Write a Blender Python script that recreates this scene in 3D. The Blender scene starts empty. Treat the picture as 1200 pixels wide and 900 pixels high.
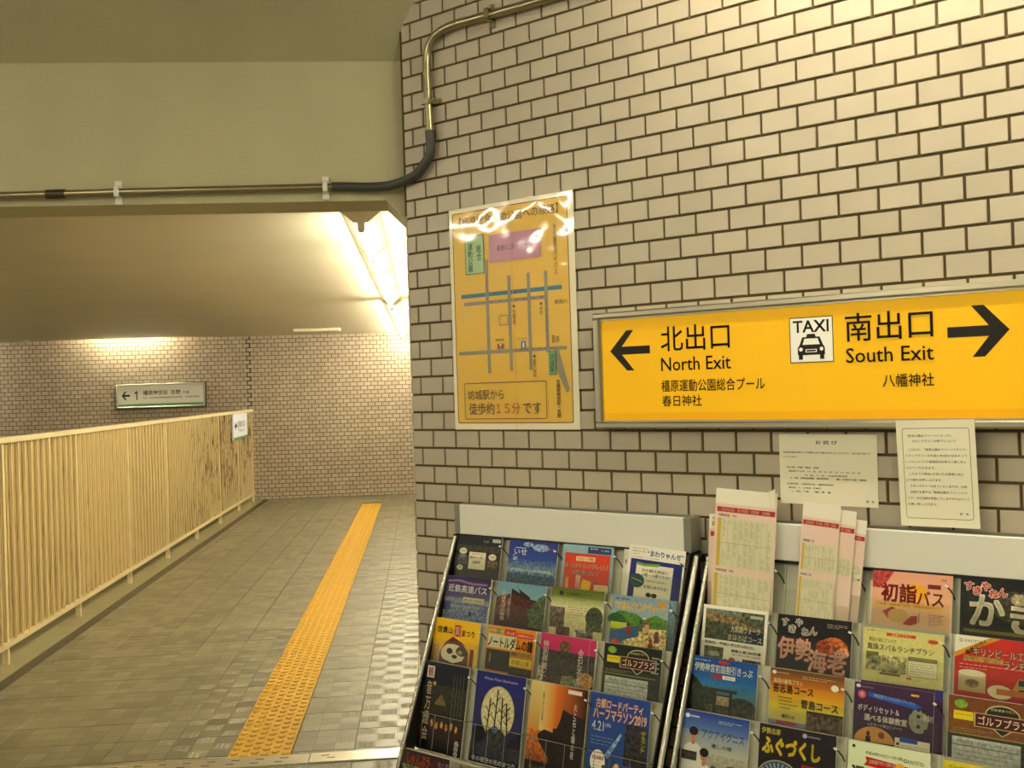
import bpy, math, random
from mathutils import Matrix, Vector

random.seed(7)
SC = bpy.context.scene
COL = SC.collection
PI = math.pi

# ------------------------------------------------------------------ camera
EYE = 1.72
cam_d = bpy.data.cameras.new('camera')
cam_d.sensor_width = 36.0
cam_d.lens = 37.2
cam_d.clip_start = 0.05
cam = bpy.data.objects.new('camera', cam_d)
COL.objects.link(cam)
_r = Vector((0.999508773, 0.0000871251, -0.0313401595))
_u = Vector((0.0313402800, -0.0027786100, 0.9995049100))
_f = Vector((0.0, 0.99999614, 0.00277997))
_m = Matrix((_r, _u, -_f)).transposed().to_4x4()
_m.translation = Vector((0, 0, EYE))
cam.matrix_world = _m
SC.camera = cam

# ------------------------------------------------------------------ world, exposure
world = bpy.data.worlds.new('world')
SC.world = world
world.use_nodes = True
_bg = world.node_tree.nodes['Background']
_bg.inputs[0].default_value = (1.0, 0.90, 0.62, 1)
_bg.inputs[1].default_value = 0.30
SC.view_settings.view_transform = 'Standard'
SC.view_settings.look = 'None'
SC.view_settings.gamma = 1.0
SC.view_settings.use_curve_mapping = False
SC.view_settings.exposure = 0.9

TUBE_HALL = 62.0       # strength of the hall tubes
TUBE_CORR = 85.0       # strength of the corridor tubes
LAMP_COL = (1.0, 0.935, 0.72)
TUBE_FILL = 100.0      # rows further back in the hall, raised as fill light for wall and racks

# ------------------------------------------------------------------ frames
# wall frame: x along the tiled wall to the right, y up, z out of the wall
W_R = Vector((0.78121719, -0.62425932, 0))
N_R = Vector((-0.62425932, -0.78121719, 0))
W_0 = Vector((-0.30651703, 4.02651439, 0))
MW = Matrix((W_R, Vector((0, 0, 1)), N_R)).transposed().to_4x4()
MW.translation = W_0
# corridor frame: x across to the right, y along the corridor, z up
C_A = Vector((-0.08366568, 0.99649388, 0))
C_B = Vector((0.99649388, 0.08366568, 0))
MC = Matrix((C_B, C_A, Vector((0, 0, 1)))).transposed().to_4x4()


def T(x, y, z):
    return Matrix.Translation((x, y, z))


# ------------------------------------------------------------------ colours and materials
def lin(c):
    if isinstance(c, str):
        c = tuple(int(c[i:i + 2], 16) for i in (0, 2, 4))
    return tuple(((v / 255) / 12.92 if v / 255 <= 0.04045 else ((v / 255 + 0.055) / 1.055) ** 2.4) for v in c)


def new_mat(name):
    m = bpy.data.materials.new(name)
    m.use_nodes = True
    return m, m.node_tree, m.node_tree.nodes['Principled BSDF']


def nd(nt, typ, **kw):
    n = nt.nodes.new(typ)
    for k, v in kw.items():
        if k.startswith('i_'):
            n.inputs[k[2:].replace('_', ' ')].default_value = v
        else:
            setattr(n, k, v)
    return n


def mat(name, col, rough=0.5, metal=0.0, var=0.0, vscale=8.0, bump=0.0, bscale=60.0, coat=0.0, emit=None, estr=0.0, stretch=None):
    m, nt, p = new_mat(name)
    c = (*lin(col), 1)
    p.inputs['Base Color'].default_value = c
    p.inputs['Roughness'].default_value = rough
    p.inputs['Metallic'].default_value = metal
    if coat:
        p.inputs['Coat Weight'].default_value = coat
        p.inputs['Coat Roughness'].default_value = 0.08
    if emit:
        p.inputs['Emission Color'].default_value = (*lin(emit), 1) if isinstance(emit, str) else (*emit, 1)
        p.inputs['Emission Strength'].default_value = estr
    tc = nd(nt, 'ShaderNodeTexCoord')
    src = tc.outputs['Object']
    if stretch:
        mp = nd(nt, 'ShaderNodeMapping')
        mp.inputs['Scale'].default_value = stretch
        nt.links.new(src, mp.inputs[0])
        src = mp.outputs[0]
    if var:
        n = nd(nt, 'ShaderNodeTexNoise')
        n.inputs['Scale'].default_value = vscale
        n.inputs['Detail'].default_value = 6
        nt.links.new(src, n.inputs['Vector'])
        mx = nd(nt, 'ShaderNodeMix', data_type='RGBA')
        mx.inputs['A'].default_value = tuple(v * (1 - var) for v in c[:3]) + (1,)
        mx.inputs['B'].default_value = tuple(min(1, v * (1 + var)) for v in c[:3]) + (1,)
        nt.links.new(n.outputs['Fac'], mx.inputs['Factor'])
        nt.links.new(mx.outputs['Result'], p.inputs['Base Color'])
    if bump:
        n2 = nd(nt, 'ShaderNodeTexNoise')
        n2.inputs['Scale'].default_value = bscale
        n2.inputs['Detail'].default_value = 4
        nt.links.new(src, n2.inputs['Vector'])
        b = nd(nt, 'ShaderNodeBump')
        b.inputs['Strength'].default_value = bump
        b.inputs['Distance'].default_value = 0.01
        nt.links.new(n2.outputs['Fac'], b.inputs['Height'])
        nt.links.new(b.outputs[0], p.inputs['Normal'])
    return m


def tile_mat(name, c1, c2, rough, dirt=0.12, pink=0.0):
    m, nt, p = new_mat(name)
    g = nd(nt, 'ShaderNodeNewGeometry')
    oi = nd(nt, 'ShaderNodeObjectInfo')
    ad = nd(nt, 'ShaderNodeMath', operation='ADD')
    fr = nd(nt, 'ShaderNodeMath', operation='FRACT')
    nt.links.new(g.outputs['Random Per Island'], ad.inputs[0])
    nt.links.new(oi.outputs['Random'], ad.inputs[1])
    nt.links.new(ad.outputs[0], fr.inputs[0])
    mx = nd(nt, 'ShaderNodeMix', data_type='RGBA')
    mx.inputs['A'].default_value = (*lin(c1), 1)
    mx.inputs['B'].default_value = (*lin(c2), 1)
    nt.links.new(fr.outputs[0], mx.inputs['Factor'])
    n = nd(nt, 'ShaderNodeTexNoise')
    n.inputs['Scale'].default_value = 5.0
    n.inputs['Detail'].default_value = 8
    nt.links.new(g.outputs['Position'], n.inputs['Vector'])
    m2 = nd(nt, 'ShaderNodeMix', data_type='RGBA', blend_type='MULTIPLY')
    m2.inputs['Factor'].default_value = 1.0
    rm = nd(nt, 'ShaderNodeMapRange')
    rm.inputs['To Min'].default_value = 1 - dirt
    rm.inputs['To Max'].default_value = 1 + dirt * 0.5
    nt.links.new(n.outputs['Fac'], rm.inputs['Value'])
    nt.links.new(mx.outputs['Result'], m2.inputs['A'])
    nt.links.new(rm.outputs[0], m2.inputs['B'])
    nt.links.new(m2.outputs['Result'], p.inputs['Base Color'])
    p.inputs['Roughness'].default_value = rough
    n2 = nd(nt, 'ShaderNodeTexNoise')
    n2.inputs['Scale'].default_value = 260.0
    nt.links.new(g.outputs['Position'], n2.inputs['Vector'])
    b = nd(nt, 'ShaderNodeBump')
    b.inputs['Strength'].default_value = 0.12
    b.inputs['Distance'].default_value = 0.002
    nt.links.new(n2.outputs['Fac'], b.inputs['Height'])
    nt.links.new(b.outputs[0], p.inputs['Normal'])
    return m


def print_mat(name, rough, coat=0.0, wav=0.0, emit=0.0, spec=0.5, deep=0.0):
    """flat print: colour attribute, alpha = how much mottling"""
    m, nt, p = new_mat(name)
    a = nd(nt, 'ShaderNodeVertexColor', layer_name='Col')
    tc = nd(nt, 'ShaderNodeTexCoord')
    n = nd(nt, 'ShaderNodeTexNoise')
    n.inputs['Scale'].default_value = 85.0
    n.inputs['Detail'].default_value = 5
    n.inputs['Roughness'].default_value = 0.7
    nt.links.new(tc.outputs['Object'], n.inputs['Vector'])
    rm = nd(nt, 'ShaderNodeMapRange')
    rm.inputs['From Min'].default_value = 0.35
    rm.inputs['From Max'].default_value = 0.65
    rm.inputs['To Min'].default_value = 0.2
    rm.inputs['To Max'].default_value = 2.1
    nt.links.new(n.outputs['Fac'], rm.inputs['Value'])
    one = nd(nt, 'ShaderNodeMix', data_type='FLOAT')
    one.inputs['A'].default_value = 1.0
    nt.links.new(a.outputs['Alpha'], one.inputs['Factor'])
    nt.links.new(rm.outputs[0], one.inputs['B'])
    sc = nd(nt, 'ShaderNodeVectorMath', operation='SCALE')
    nt.links.new(a.outputs['Color'], sc.inputs[0])
    nt.links.new(one.outputs['Result'], sc.inputs['Scale'])
    nt.links.new(sc.outputs[0], p.inputs['Base Color'])
    if deep:
        gm = nd(nt, 'ShaderNodeGamma')
        gm.inputs['Gamma'].default_value = deep
        nt.links.new(sc.outputs[0], gm.inputs[0])
        nt.links.new(gm.outputs[0], p.inputs['Base Color'])
    p.inputs['Roughness'].default_value = rough
    p.inputs['Specular IOR Level'].default_value = spec
    if coat:
        p.inputs['Coat Weight'].default_value = coat
        p.inputs['Coat Roughness'].default_value = 0.075 if wav else 0.05
    if wav:
        n2 = nd(nt, 'ShaderNodeTexNoise')
        n2.inputs['Scale'].default_value = 4.5
        n2.inputs['Detail'].default_value = 2.0
        nt.links.new(tc.outputs['Object'], n2.inputs['Vector'])
        b = nd(nt, 'ShaderNodeBump')
        b.inputs['Strength'].default_value = wav
        b.inputs['Distance'].default_value = 0.02
        nt.links.new(n2.outputs['Fac'], b.inputs['Height'])
        nt.links.new(b.outputs[0], p.inputs['Normal'])
        nt.links.new(b.outputs[0], p.inputs['Coat Normal'])
    if emit:
        nt.links.new(sc.outputs[0], p.inputs['Emission Color'])
        p.inputs['Emission Strength'].default_value = emit
    return m


M = {}
M['tile'] = tile_mat('wall_tile', 'b6aa96', 'beb29d', 0.42)
M['tile_far'] = tile_mat('far_wall_tile', 'b9a993', 'c6b7a1', 0.5, dirt=0.22)
M['grout'] = mat('grout', '5e4e2e', 0.9, var=0.15, vscale=30)
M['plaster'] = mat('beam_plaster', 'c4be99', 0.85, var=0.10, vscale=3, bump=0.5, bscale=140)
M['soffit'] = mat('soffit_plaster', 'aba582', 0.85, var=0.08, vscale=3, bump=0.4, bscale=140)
M['ceiling'] = mat('ceiling_paint', 'c4bca2', 0.42, var=0.10, vscale=0.9, bump=0.25, bscale=3.2, stretch=(0.35, 1.6, 1))
M['steel'] = mat('steel', 'b9b39f', 0.28, metal=1.0)
M['conduit'] = mat('conduit_metal', 'a09878', 0.3, metal=0.9)
M['darksteel'] = mat('dark_steel', '4c4636', 0.45, metal=0.6)
M['rubber'] = mat('rubber', '3f4038', 0.5)
M['chrome'] = mat('chrome', 'a3a194', 0.2, metal=1.0)
M['black'] = mat('black', '15140f', 0.5)
M['white_enamel'] = mat('white_enamel', 'e9e6dc', 0.35)
M['fixture'] = mat('fixture_enamel', 'e6dfc4', 0.4)
M['rack_grey'] = mat('rack_grey', 'bab9a4', 0.35, metal=0.1)
M['rack_side'] = mat('rack_side', '8e8d80', 0.35, metal=0.3)
M['plate'] = mat('floor_plate', 'cfc8b2', 0.32, metal=0.75, var=0.1, vscale=14)
M['slot'] = mat('slot', '2a2417', 0.8)
M['kerb'] = mat('kerb', '8c8158', 0.8, var=0.2, vscale=6)
M['gutter'] = mat('gutter', '4e4529', 0.8, var=0.2, vscale=6)
M['tactile'] = mat('tactile_yellow', 'cfa22c', 0.6, var=0.18, vscale=9)
M['print'] = print_mat('print_gloss', 0.36, coat=0.08, spec=0.25, deep=1.22)
M['paper'] = print_mat('print_paper', 0.7)
M['laminate'] = print_mat('print_laminate', 0.4, coat=1.0, wav=0.5)
M['signface'] = print_mat('sign_face', 0.4, emit=0.10, spec=0.25)
M['signface_plain'] = print_mat('sign_face_plain', 0.4, emit=0.06)  # faint glow added to sign faces that have no lamp
M['tube_hall'] = mat('tube_light_hall', 'ffffff', 0.4, emit=LAMP_COL, estr=TUBE_HALL)
M['tube_fill'] = mat('tube_light_hall_rear', 'ffffff', 0.4, emit=LAMP_COL, estr=TUBE_FILL)
M['tube_corr'] = mat('tube_light_corridor', 'ffffff', 0.4, emit=LAMP_COL, estr=TUBE_CORR)


def acrylic():
    m, nt, p = new_mat('clear_acrylic')
    nt.nodes.remove(p)
    out = nt.nodes['Material Output']
    tr = nd(nt, 'ShaderNodeBsdfTransparent')
    tr.inputs[0].default_value = (0.965, 0.97, 0.94, 1)
    gl = nd(nt, 'ShaderNodeBsdfGlossy')
    gl.inputs['Roughness'].default_value = 0.06
    fr = nd(nt, 'ShaderNodeFresnel')
    fr.inputs['IOR'].default_value = 1.3
    mx = nd(nt, 'ShaderNodeMixShader')
    nt.links.new(fr.outputs[0], mx.inputs[0])
    nt.links.new(tr.outputs[0], mx.inputs[1])
    nt.links.new(gl.outputs[0], mx.inputs[2])
    nt.links.new(mx.outputs[0], out.inputs[0])
    return m


M['acrylic'] = acrylic()


def floor_mat():
    """station floor tile: 100 mm checks, every other one ribbed (object space = corridor frame via position)"""
    m, nt, p = new_mat('floor_tile_relief')
    g = nd(nt, 'ShaderNodeNewGeometry')
    mp = nd(nt, 'ShaderNodeMapping', vector_type='POINT')
    ang = math.atan2(C_B.y, C_B.x)
    mp.inputs['Rotation'].default_value = (0, 0, -ang)
    nt.links.new(g.outputs['Position'], mp.inputs[0])
    off = nd(nt, 'ShaderNodeVectorMath', operation='ADD')
    off.inputs[1].default_value = (0.384, -0.062, 0.05)
    nt.links.new(mp.outputs[0], off.inputs[0])
    sc = nd(nt, 'ShaderNodeVectorMath', operation='SCALE')
    sc.inputs['Scale'].default_value = 10.0
    nt.links.new(off.outputs[0], sc.inputs[0])
    ck = nd(nt, 'ShaderNodeTexChecker')
    ck.inputs['Scale'].default_value = 1.0
    nt.links.new(sc.outputs[0], ck.inputs['Vector'])
    # cell random
    fl = nd(nt, 'ShaderNodeVectorMath', operation='FLOOR')
    nt.links.new(sc.outputs[0], fl.inputs[0])
    wn = nd(nt, 'ShaderNodeTexWhiteNoise')
    nt.links.new(fl.outputs[0], wn.inputs['Vector'])
    # ribs run along the corridor
    wv = nd(nt, 'ShaderNodeTexWave', wave_type='BANDS', bands_direction='X', wave_profile='SIN')
    wv.inputs['Scale'].default_value = 2.55
    nt.links.new(sc.outputs[0], wv.inputs['Vector'])
    # gaps inside a check (keep ribs off the edges)
    sx = nd(nt, 'ShaderNodeSeparateXYZ')
    fc = nd(nt, 'ShaderNodeVectorMath', operation='FRACTION')
    nt.links.new(sc.outputs[0], fc.inputs[0])
    nt.links.new(fc.outputs[0], sx.inputs[0])

    def inside(o, lo):
        a = nd(nt, 'ShaderNodeMath', operation='SUBTRACT')
        a.inputs[1].default_value = 0.5
        nt.links.new(o, a.inputs[0])
        b = nd(nt, 'ShaderNodeMath', operation='ABSOLUTE')
        nt.links.new(a.outputs[0], b.inputs[0])
        c = nd(nt, 'ShaderNodeMath', operation='LESS_THAN')
        c.inputs[1].default_value = lo
        nt.links.new(b.outputs[0], c.inputs[0])
        return c.outputs[0]
    ix, iy = inside(sx.outputs[0], 0.43), inside(sx.outputs[1], 0.38)

    def mul(a, b):
        q = nd(nt, 'ShaderNodeMath', operation='MULTIPLY')
        nt.links.new(a, q.inputs[0])
        nt.links.new(b, q.inputs[1])
        return q.outputs[0]
    rib = mul(mul(wv.outputs['Fac'], ck.outputs['Fac']), mul(ix, iy))
    # fine joints between checks
    jx, jy = inside(sx.outputs[0], 0.48), inside(sx.outputs[1], 0.47)
    jj = mul(jx, jy)
    n = nd(nt, 'ShaderNodeTexNoise')
    n.inputs['Scale'].default_value = 2.2
    n.inputs['Detail'].default_value = 7
    nt.links.new(g.outputs['Position'], n.inputs['Vector'])
    m1 = nd(nt, 'ShaderNodeMix', data_type='RGBA')
    m1.inputs['A'].default_value = (*lin('736d55'), 1)
    m1.inputs['B'].default_value = (*lin('8e886d'), 1)
    nt.links.new(wn.outputs['Value'], m1.inputs['Factor'])
    rm = nd(nt, 'ShaderNodeMapRange')
    rm.inputs['From Min'].default_value = 0.3
    rm.inputs['From Max'].default_value = 0.7
    rm.inputs['To Min'].default_value = 0.78
    rm.inputs['To Max'].default_value = 1.1
    nt.links.new(n.outputs['Fac'], rm.inputs['Value'])
    jm = nd(nt, 'ShaderNodeMapRange')
    jm.inputs['To Min'].default_value = 0.6
    jm.inputs['To Max'].default_value = 1.0
    nt.links.new(jj, jm.inputs['Value'])
    ml = mul(rm.outputs[0], jm.outputs[0])
    m2 = nd(nt, 'ShaderNodeVectorMath', operation='SCALE')
    nt.links.new(m1.outputs['Result'], m2.inputs[0])
    nt.links.new(ml, m2.inputs['Scale'])
    nt.links.new(m2.outputs[0], p.inputs['Base Color'])
    ad = nd(nt, 'ShaderNodeMath', operation='ADD')
    nt.links.new(rib, ad.inputs[0])
    nt.links.new(jj, ad.inputs[1])
    b = nd(nt, 'ShaderNodeBump')
    b.inputs['Strength'].default_value = 0.55
    b.inputs['Distance'].default_value = 0.0035
    nt.links.new(ad.outputs[0], b.inputs['Height'])
    nt.links.new(b.outputs[0], p.inputs['Normal'])
    p.inputs['Roughness'].default_value = 0.38
    return m


M['floor'] = floor_mat()
M['floor_bed'] = mat('floor_bed', '6a6145', 0.85, var=0.15, vscale=10)


def fence_mat(name, col, rustcol, lo, hi, dots=False):
    m, nt, p = new_mat(name)
    g = nd(nt, 'ShaderNodeNewGeometry')
    mp = nd(nt, 'ShaderNodeMapping', vector_type='POINT')
    mp.inputs['Rotation'].default_value = (0, 0, -math.atan2(C_B.y, C_B.x))
    nt.links.new(g.outputs['Position'], mp.inputs[0])
    st = nd(nt, 'ShaderNodeMapping', vector_type='POINT')
    st.inputs['Scale'].default_value = (1, 9, 1.4)
    nt.links.new(mp.outputs[0], st.inputs[0])
    n = nd(nt, 'ShaderNodeTexNoise')
    n.inputs['Scale'].default_value = 2.2
    n.inputs['Detail'].default_value = 9
    n.inputs['Roughness'].default_value = 0.72
    nt.links.new(st.outputs[0], n.inputs['Vector'])
    n3 = nd(nt, 'ShaderNodeTexNoise')
    n3.inputs['Scale'].default_value = 0.42
    n3.inputs['Detail'].default_value = 2
    nt.links.new(mp.outputs[0], n3.inputs['Vector'])
    # more rust towards the far end of the run
    sx = nd(nt, 'ShaderNodeSeparateXYZ')
    nt.links.new(mp.outputs[0], sx.inputs[0])
    far = nd(nt, 'ShaderNodeMapRange')
    far.inputs['From Min'].default_value = 8.0
    far.inputs['From Max'].default_value = 13.5
    far.inputs['To Min'].default_value = -0.10
    far.inputs['To Max'].default_value = 0.055
    nt.links.new(sx.outputs['Y'], far.inputs['Value'])
    a1 = nd(nt, 'ShaderNodeMath', operation='ADD')
    nt.links.new(n.outputs['Fac'], a1.inputs[0])
    nt.links.new(far.outputs[0], a1.inputs[1])
    a2 = nd(nt, 'ShaderNodeMath', operation='MULTIPLY_ADD')
    a2.inputs[1].default_value = 0.35
    nt.links.new(n3.outputs['Fac'], a2.inputs[0])
    nt.links.new(a1.outputs[0], a2.inputs[2])
    r = nd(nt, 'ShaderNodeMapRange')
    r.inputs['From Min'].default_value = lo
    r.inputs['From Max'].default_value = hi
    nt.links.new(a2.outputs[0], r.inputs['Value'])
    mx = nd(nt, 'ShaderNodeMix', data_type='RGBA')
    mx.inputs['A'].default_value = (*lin(col), 1)
    mx.inputs['B'].default_value = (*lin(rustcol), 1)
    nt.links.new(r.outputs[0], mx.inputs['Factor'])
    nt.links.new(mx.outputs['Result'], p.inputs['Base Color'])
    p.inputs['Roughness'].default_value = 0.6
    return m


M['fence'] = fence_mat('fence_paint', 'e2d3a6', '6b4a18', 0.76, 0.90)
M['fence_panel'] = fence_mat('fence_panel_paint', 'c6ae74', '6a4c1e', 0.63, 0.84)
M['fence_rail'] = mat('fence_rail_paint', 'e0d09f', 0.5, var=0.12, vscale=5)


# ------------------------------------------------------------------ mesh builder
class MB:
    def __init__(s):
        s.v, s.f, s.c = [], [], []
        s.m = Matrix.Identity(4)

    def add(s, vs, fs, col=None):
        o = len(s.v)
        s.v += [tuple(s.m @ Vector(v)) for v in vs]
        s.f += [tuple(i + o for i in f) for f in fs]
        s.c += [col] * len(fs)

    def box(s, x0, x1, y0, y1, z0, z1, col=None):
        s.add([(x0, y0, z0), (x1, y0, z0), (x1, y1, z0), (x0, y1, z0), (x0, y0, z1), (x1, y0, z1), (x1, y1, z1), (x0, y1, z1)],
              [(0, 3, 2, 1), (4, 5, 6, 7), (0, 1, 5, 4), (1, 2, 6, 5), (2, 3, 7, 6), (3, 0, 4, 7)], col)

    def cbox(s, x0, x1, y0, y1, z0, z1, b, col=None):
        """box whose +z edges are chamfered by b"""
        s.add([(x0, y0, z0), (x1, y0, z0), (x1, y1, z0), (x0, y1, z0), (x0, y0, z1 - b), (x1, y0, z1 - b), (x1, y1, z1 - b), (x0, y1, z1 - b),
               (x0 + b, y0 + b, z1), (x1 - b, y0 + b, z1), (x1 - b, y1 - b, z1), (x0 + b, y1 - b, z1)],
              [(0, 3, 2, 1), (8, 9, 10, 11), (0, 1, 5, 4), (1, 2, 6, 5), (2, 3, 7, 6), (3, 0, 4, 7),
               (4, 5, 9, 8), (5, 6, 10, 9), (6, 7, 11, 10), (7, 4, 8, 11)], col)

    def prism(s, pts, z0, z1, axis='z', col=None):
        """extrude polygon pts (2D) between z0 and z1 along the axis"""
        n = len(pts)

        def mk(p, h):
            if axis == 'z':
                return (p[0], p[1], h)
            if axis == 'x':
                return (h, p[0], p[1])
            return (p[0], h, p[1])
        vs = [mk(p, z0) for p in pts] + [mk(p, z1) for p in pts]
        fs = [tuple(reversed(range(n))), tuple(range(n, 2 * n))] + [(i, (i + 1) % n, n + (i + 1) % n, n + i) for i in range(n)]
        s.add(vs, fs, col)

    def tube(s, pts, r, seg=12, cap=True):
        pts = [Vector(p) for p in pts]
        n = len(pts)
        up = None
        rings = []
        for i, p in enumerate(pts):
            d = (pts[min(i + 1, n - 1)] - pts[max(i - 1, 0)]).normalized()
            if up is None:
                up = Vector((0, 0, 1)) if abs(d.z) < 0.9 else Vector((1, 0, 0))
            a = d.cross(up).normalized()
            b = a.cross(d).normalized()
            up = b
            rr = r[i] if isinstance(r, (list, tuple)) else r
            rings.append([p + a * rr * math.cos(2 * PI * k / seg) + b * rr * math.sin(2 * PI * k / seg) for k in range(seg)])
        vs = [q for ring in rings for q in ring]
        fs = []
        for i in range(n - 1):
            for k in range(seg):
                k2 = (k + 1) % seg
                fs.append((i * seg + k, i * seg + k2, (i + 1) * seg + k2, (i + 1) * seg + k))
        if cap:
            fs.append(tuple(range(seg)))
            fs.append(tuple((n - 1) * seg + k for k in reversed(range(seg))))
        s.add(vs, fs)

    def mesh(s, name, material, smooth=False):
        me = bpy.data.meshes.new(name)
        me.from_pydata(s.v, [], s.f)
        mats = material if isinstance(material, (list, tuple)) else [material]
        for q in mats:
            me.materials.append(q)
        if any(c is not None for c in s.c):
            at = me.color_attributes.new('Col', 'FLOAT_COLOR', 'CORNER')
            buf = []
            for f, c in zip(s.f, s.c):
                if c is None:
                    c = (1, 1, 1, 0)
                if isinstance(c, list):          # per corner
                    for q in c:
                        buf += list(q)
                else:
                    buf += list(c) * len(f)
            at.data.foreach_set('color', buf)
        if smooth:
            me.polygons.foreach_set('use_smooth', [True] * len(me.polygons))
            try:
                me.set_sharp_from_angle(angle=math.radians(40))
            except Exception:
                pass
        me.update()
        return me


def link(name, me, parent=None, m=None):
    o = bpy.data.objects.new(name, me)
    COL.objects.link(o)
    if parent is not None:
        o.parent = parent
    if m is not None:
        if parent is None:
            o.matrix_world = m
        else:
            o.matrix_local = m
    return o


def obj(name, mb, material, parent=None, m=None, smooth=False):
    return link(name, mb.mesh(name, material, smooth), parent, m)


def tag(o, label=None, cat=None, group=None, kind=None):
    if label:
        o['label'] = label
    if cat:
        o['category'] = cat
    if group:
        o['group'] = group
    if kind:
        o['kind'] = kind
    return o


def empty(name, m, label, cat, group=None):
    o = link(name, None, None, m)
    o.empty_display_size = 0.1
    return tag(o, label, cat, group)


# ------------------------------------------------------------------ lettering
_tcache = {}


def glyphs(body, bold=0.0, spacing=1.0, vert=False, lsp=1.0, res=2):
    key = (body, bold, spacing, vert, lsp, res)
    if key in _tcache:
        return _tcache[key]
    cu = bpy.data.curves.new('lettering', 'FONT')
    cu.body = '\n'.join(body) if vert else body
    cu.offset = bold
    cu.resolution_u = res
    cu.space_character = spacing
    cu.space_line = lsp * (0.95 if vert else 1.0)
    cu.align_x = 'CENTER' if vert else 'LEFT'
    o = bpy.data.objects.new('lettering', cu)
    me = o.to_mesh()
    vs = [tuple(v.co) for v in me.vertices]
    fs = [tuple(p.vertices) for p in me.polygons]
    o.to_mesh_clear()
    bpy.data.objects.remove(o)
    bpy.data.curves.remove(cu)
    _tcache[key] = (vs, fs)
    return vs, fs


def rgba(c, a=0.0):
    return (*lin(c), a)


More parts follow.
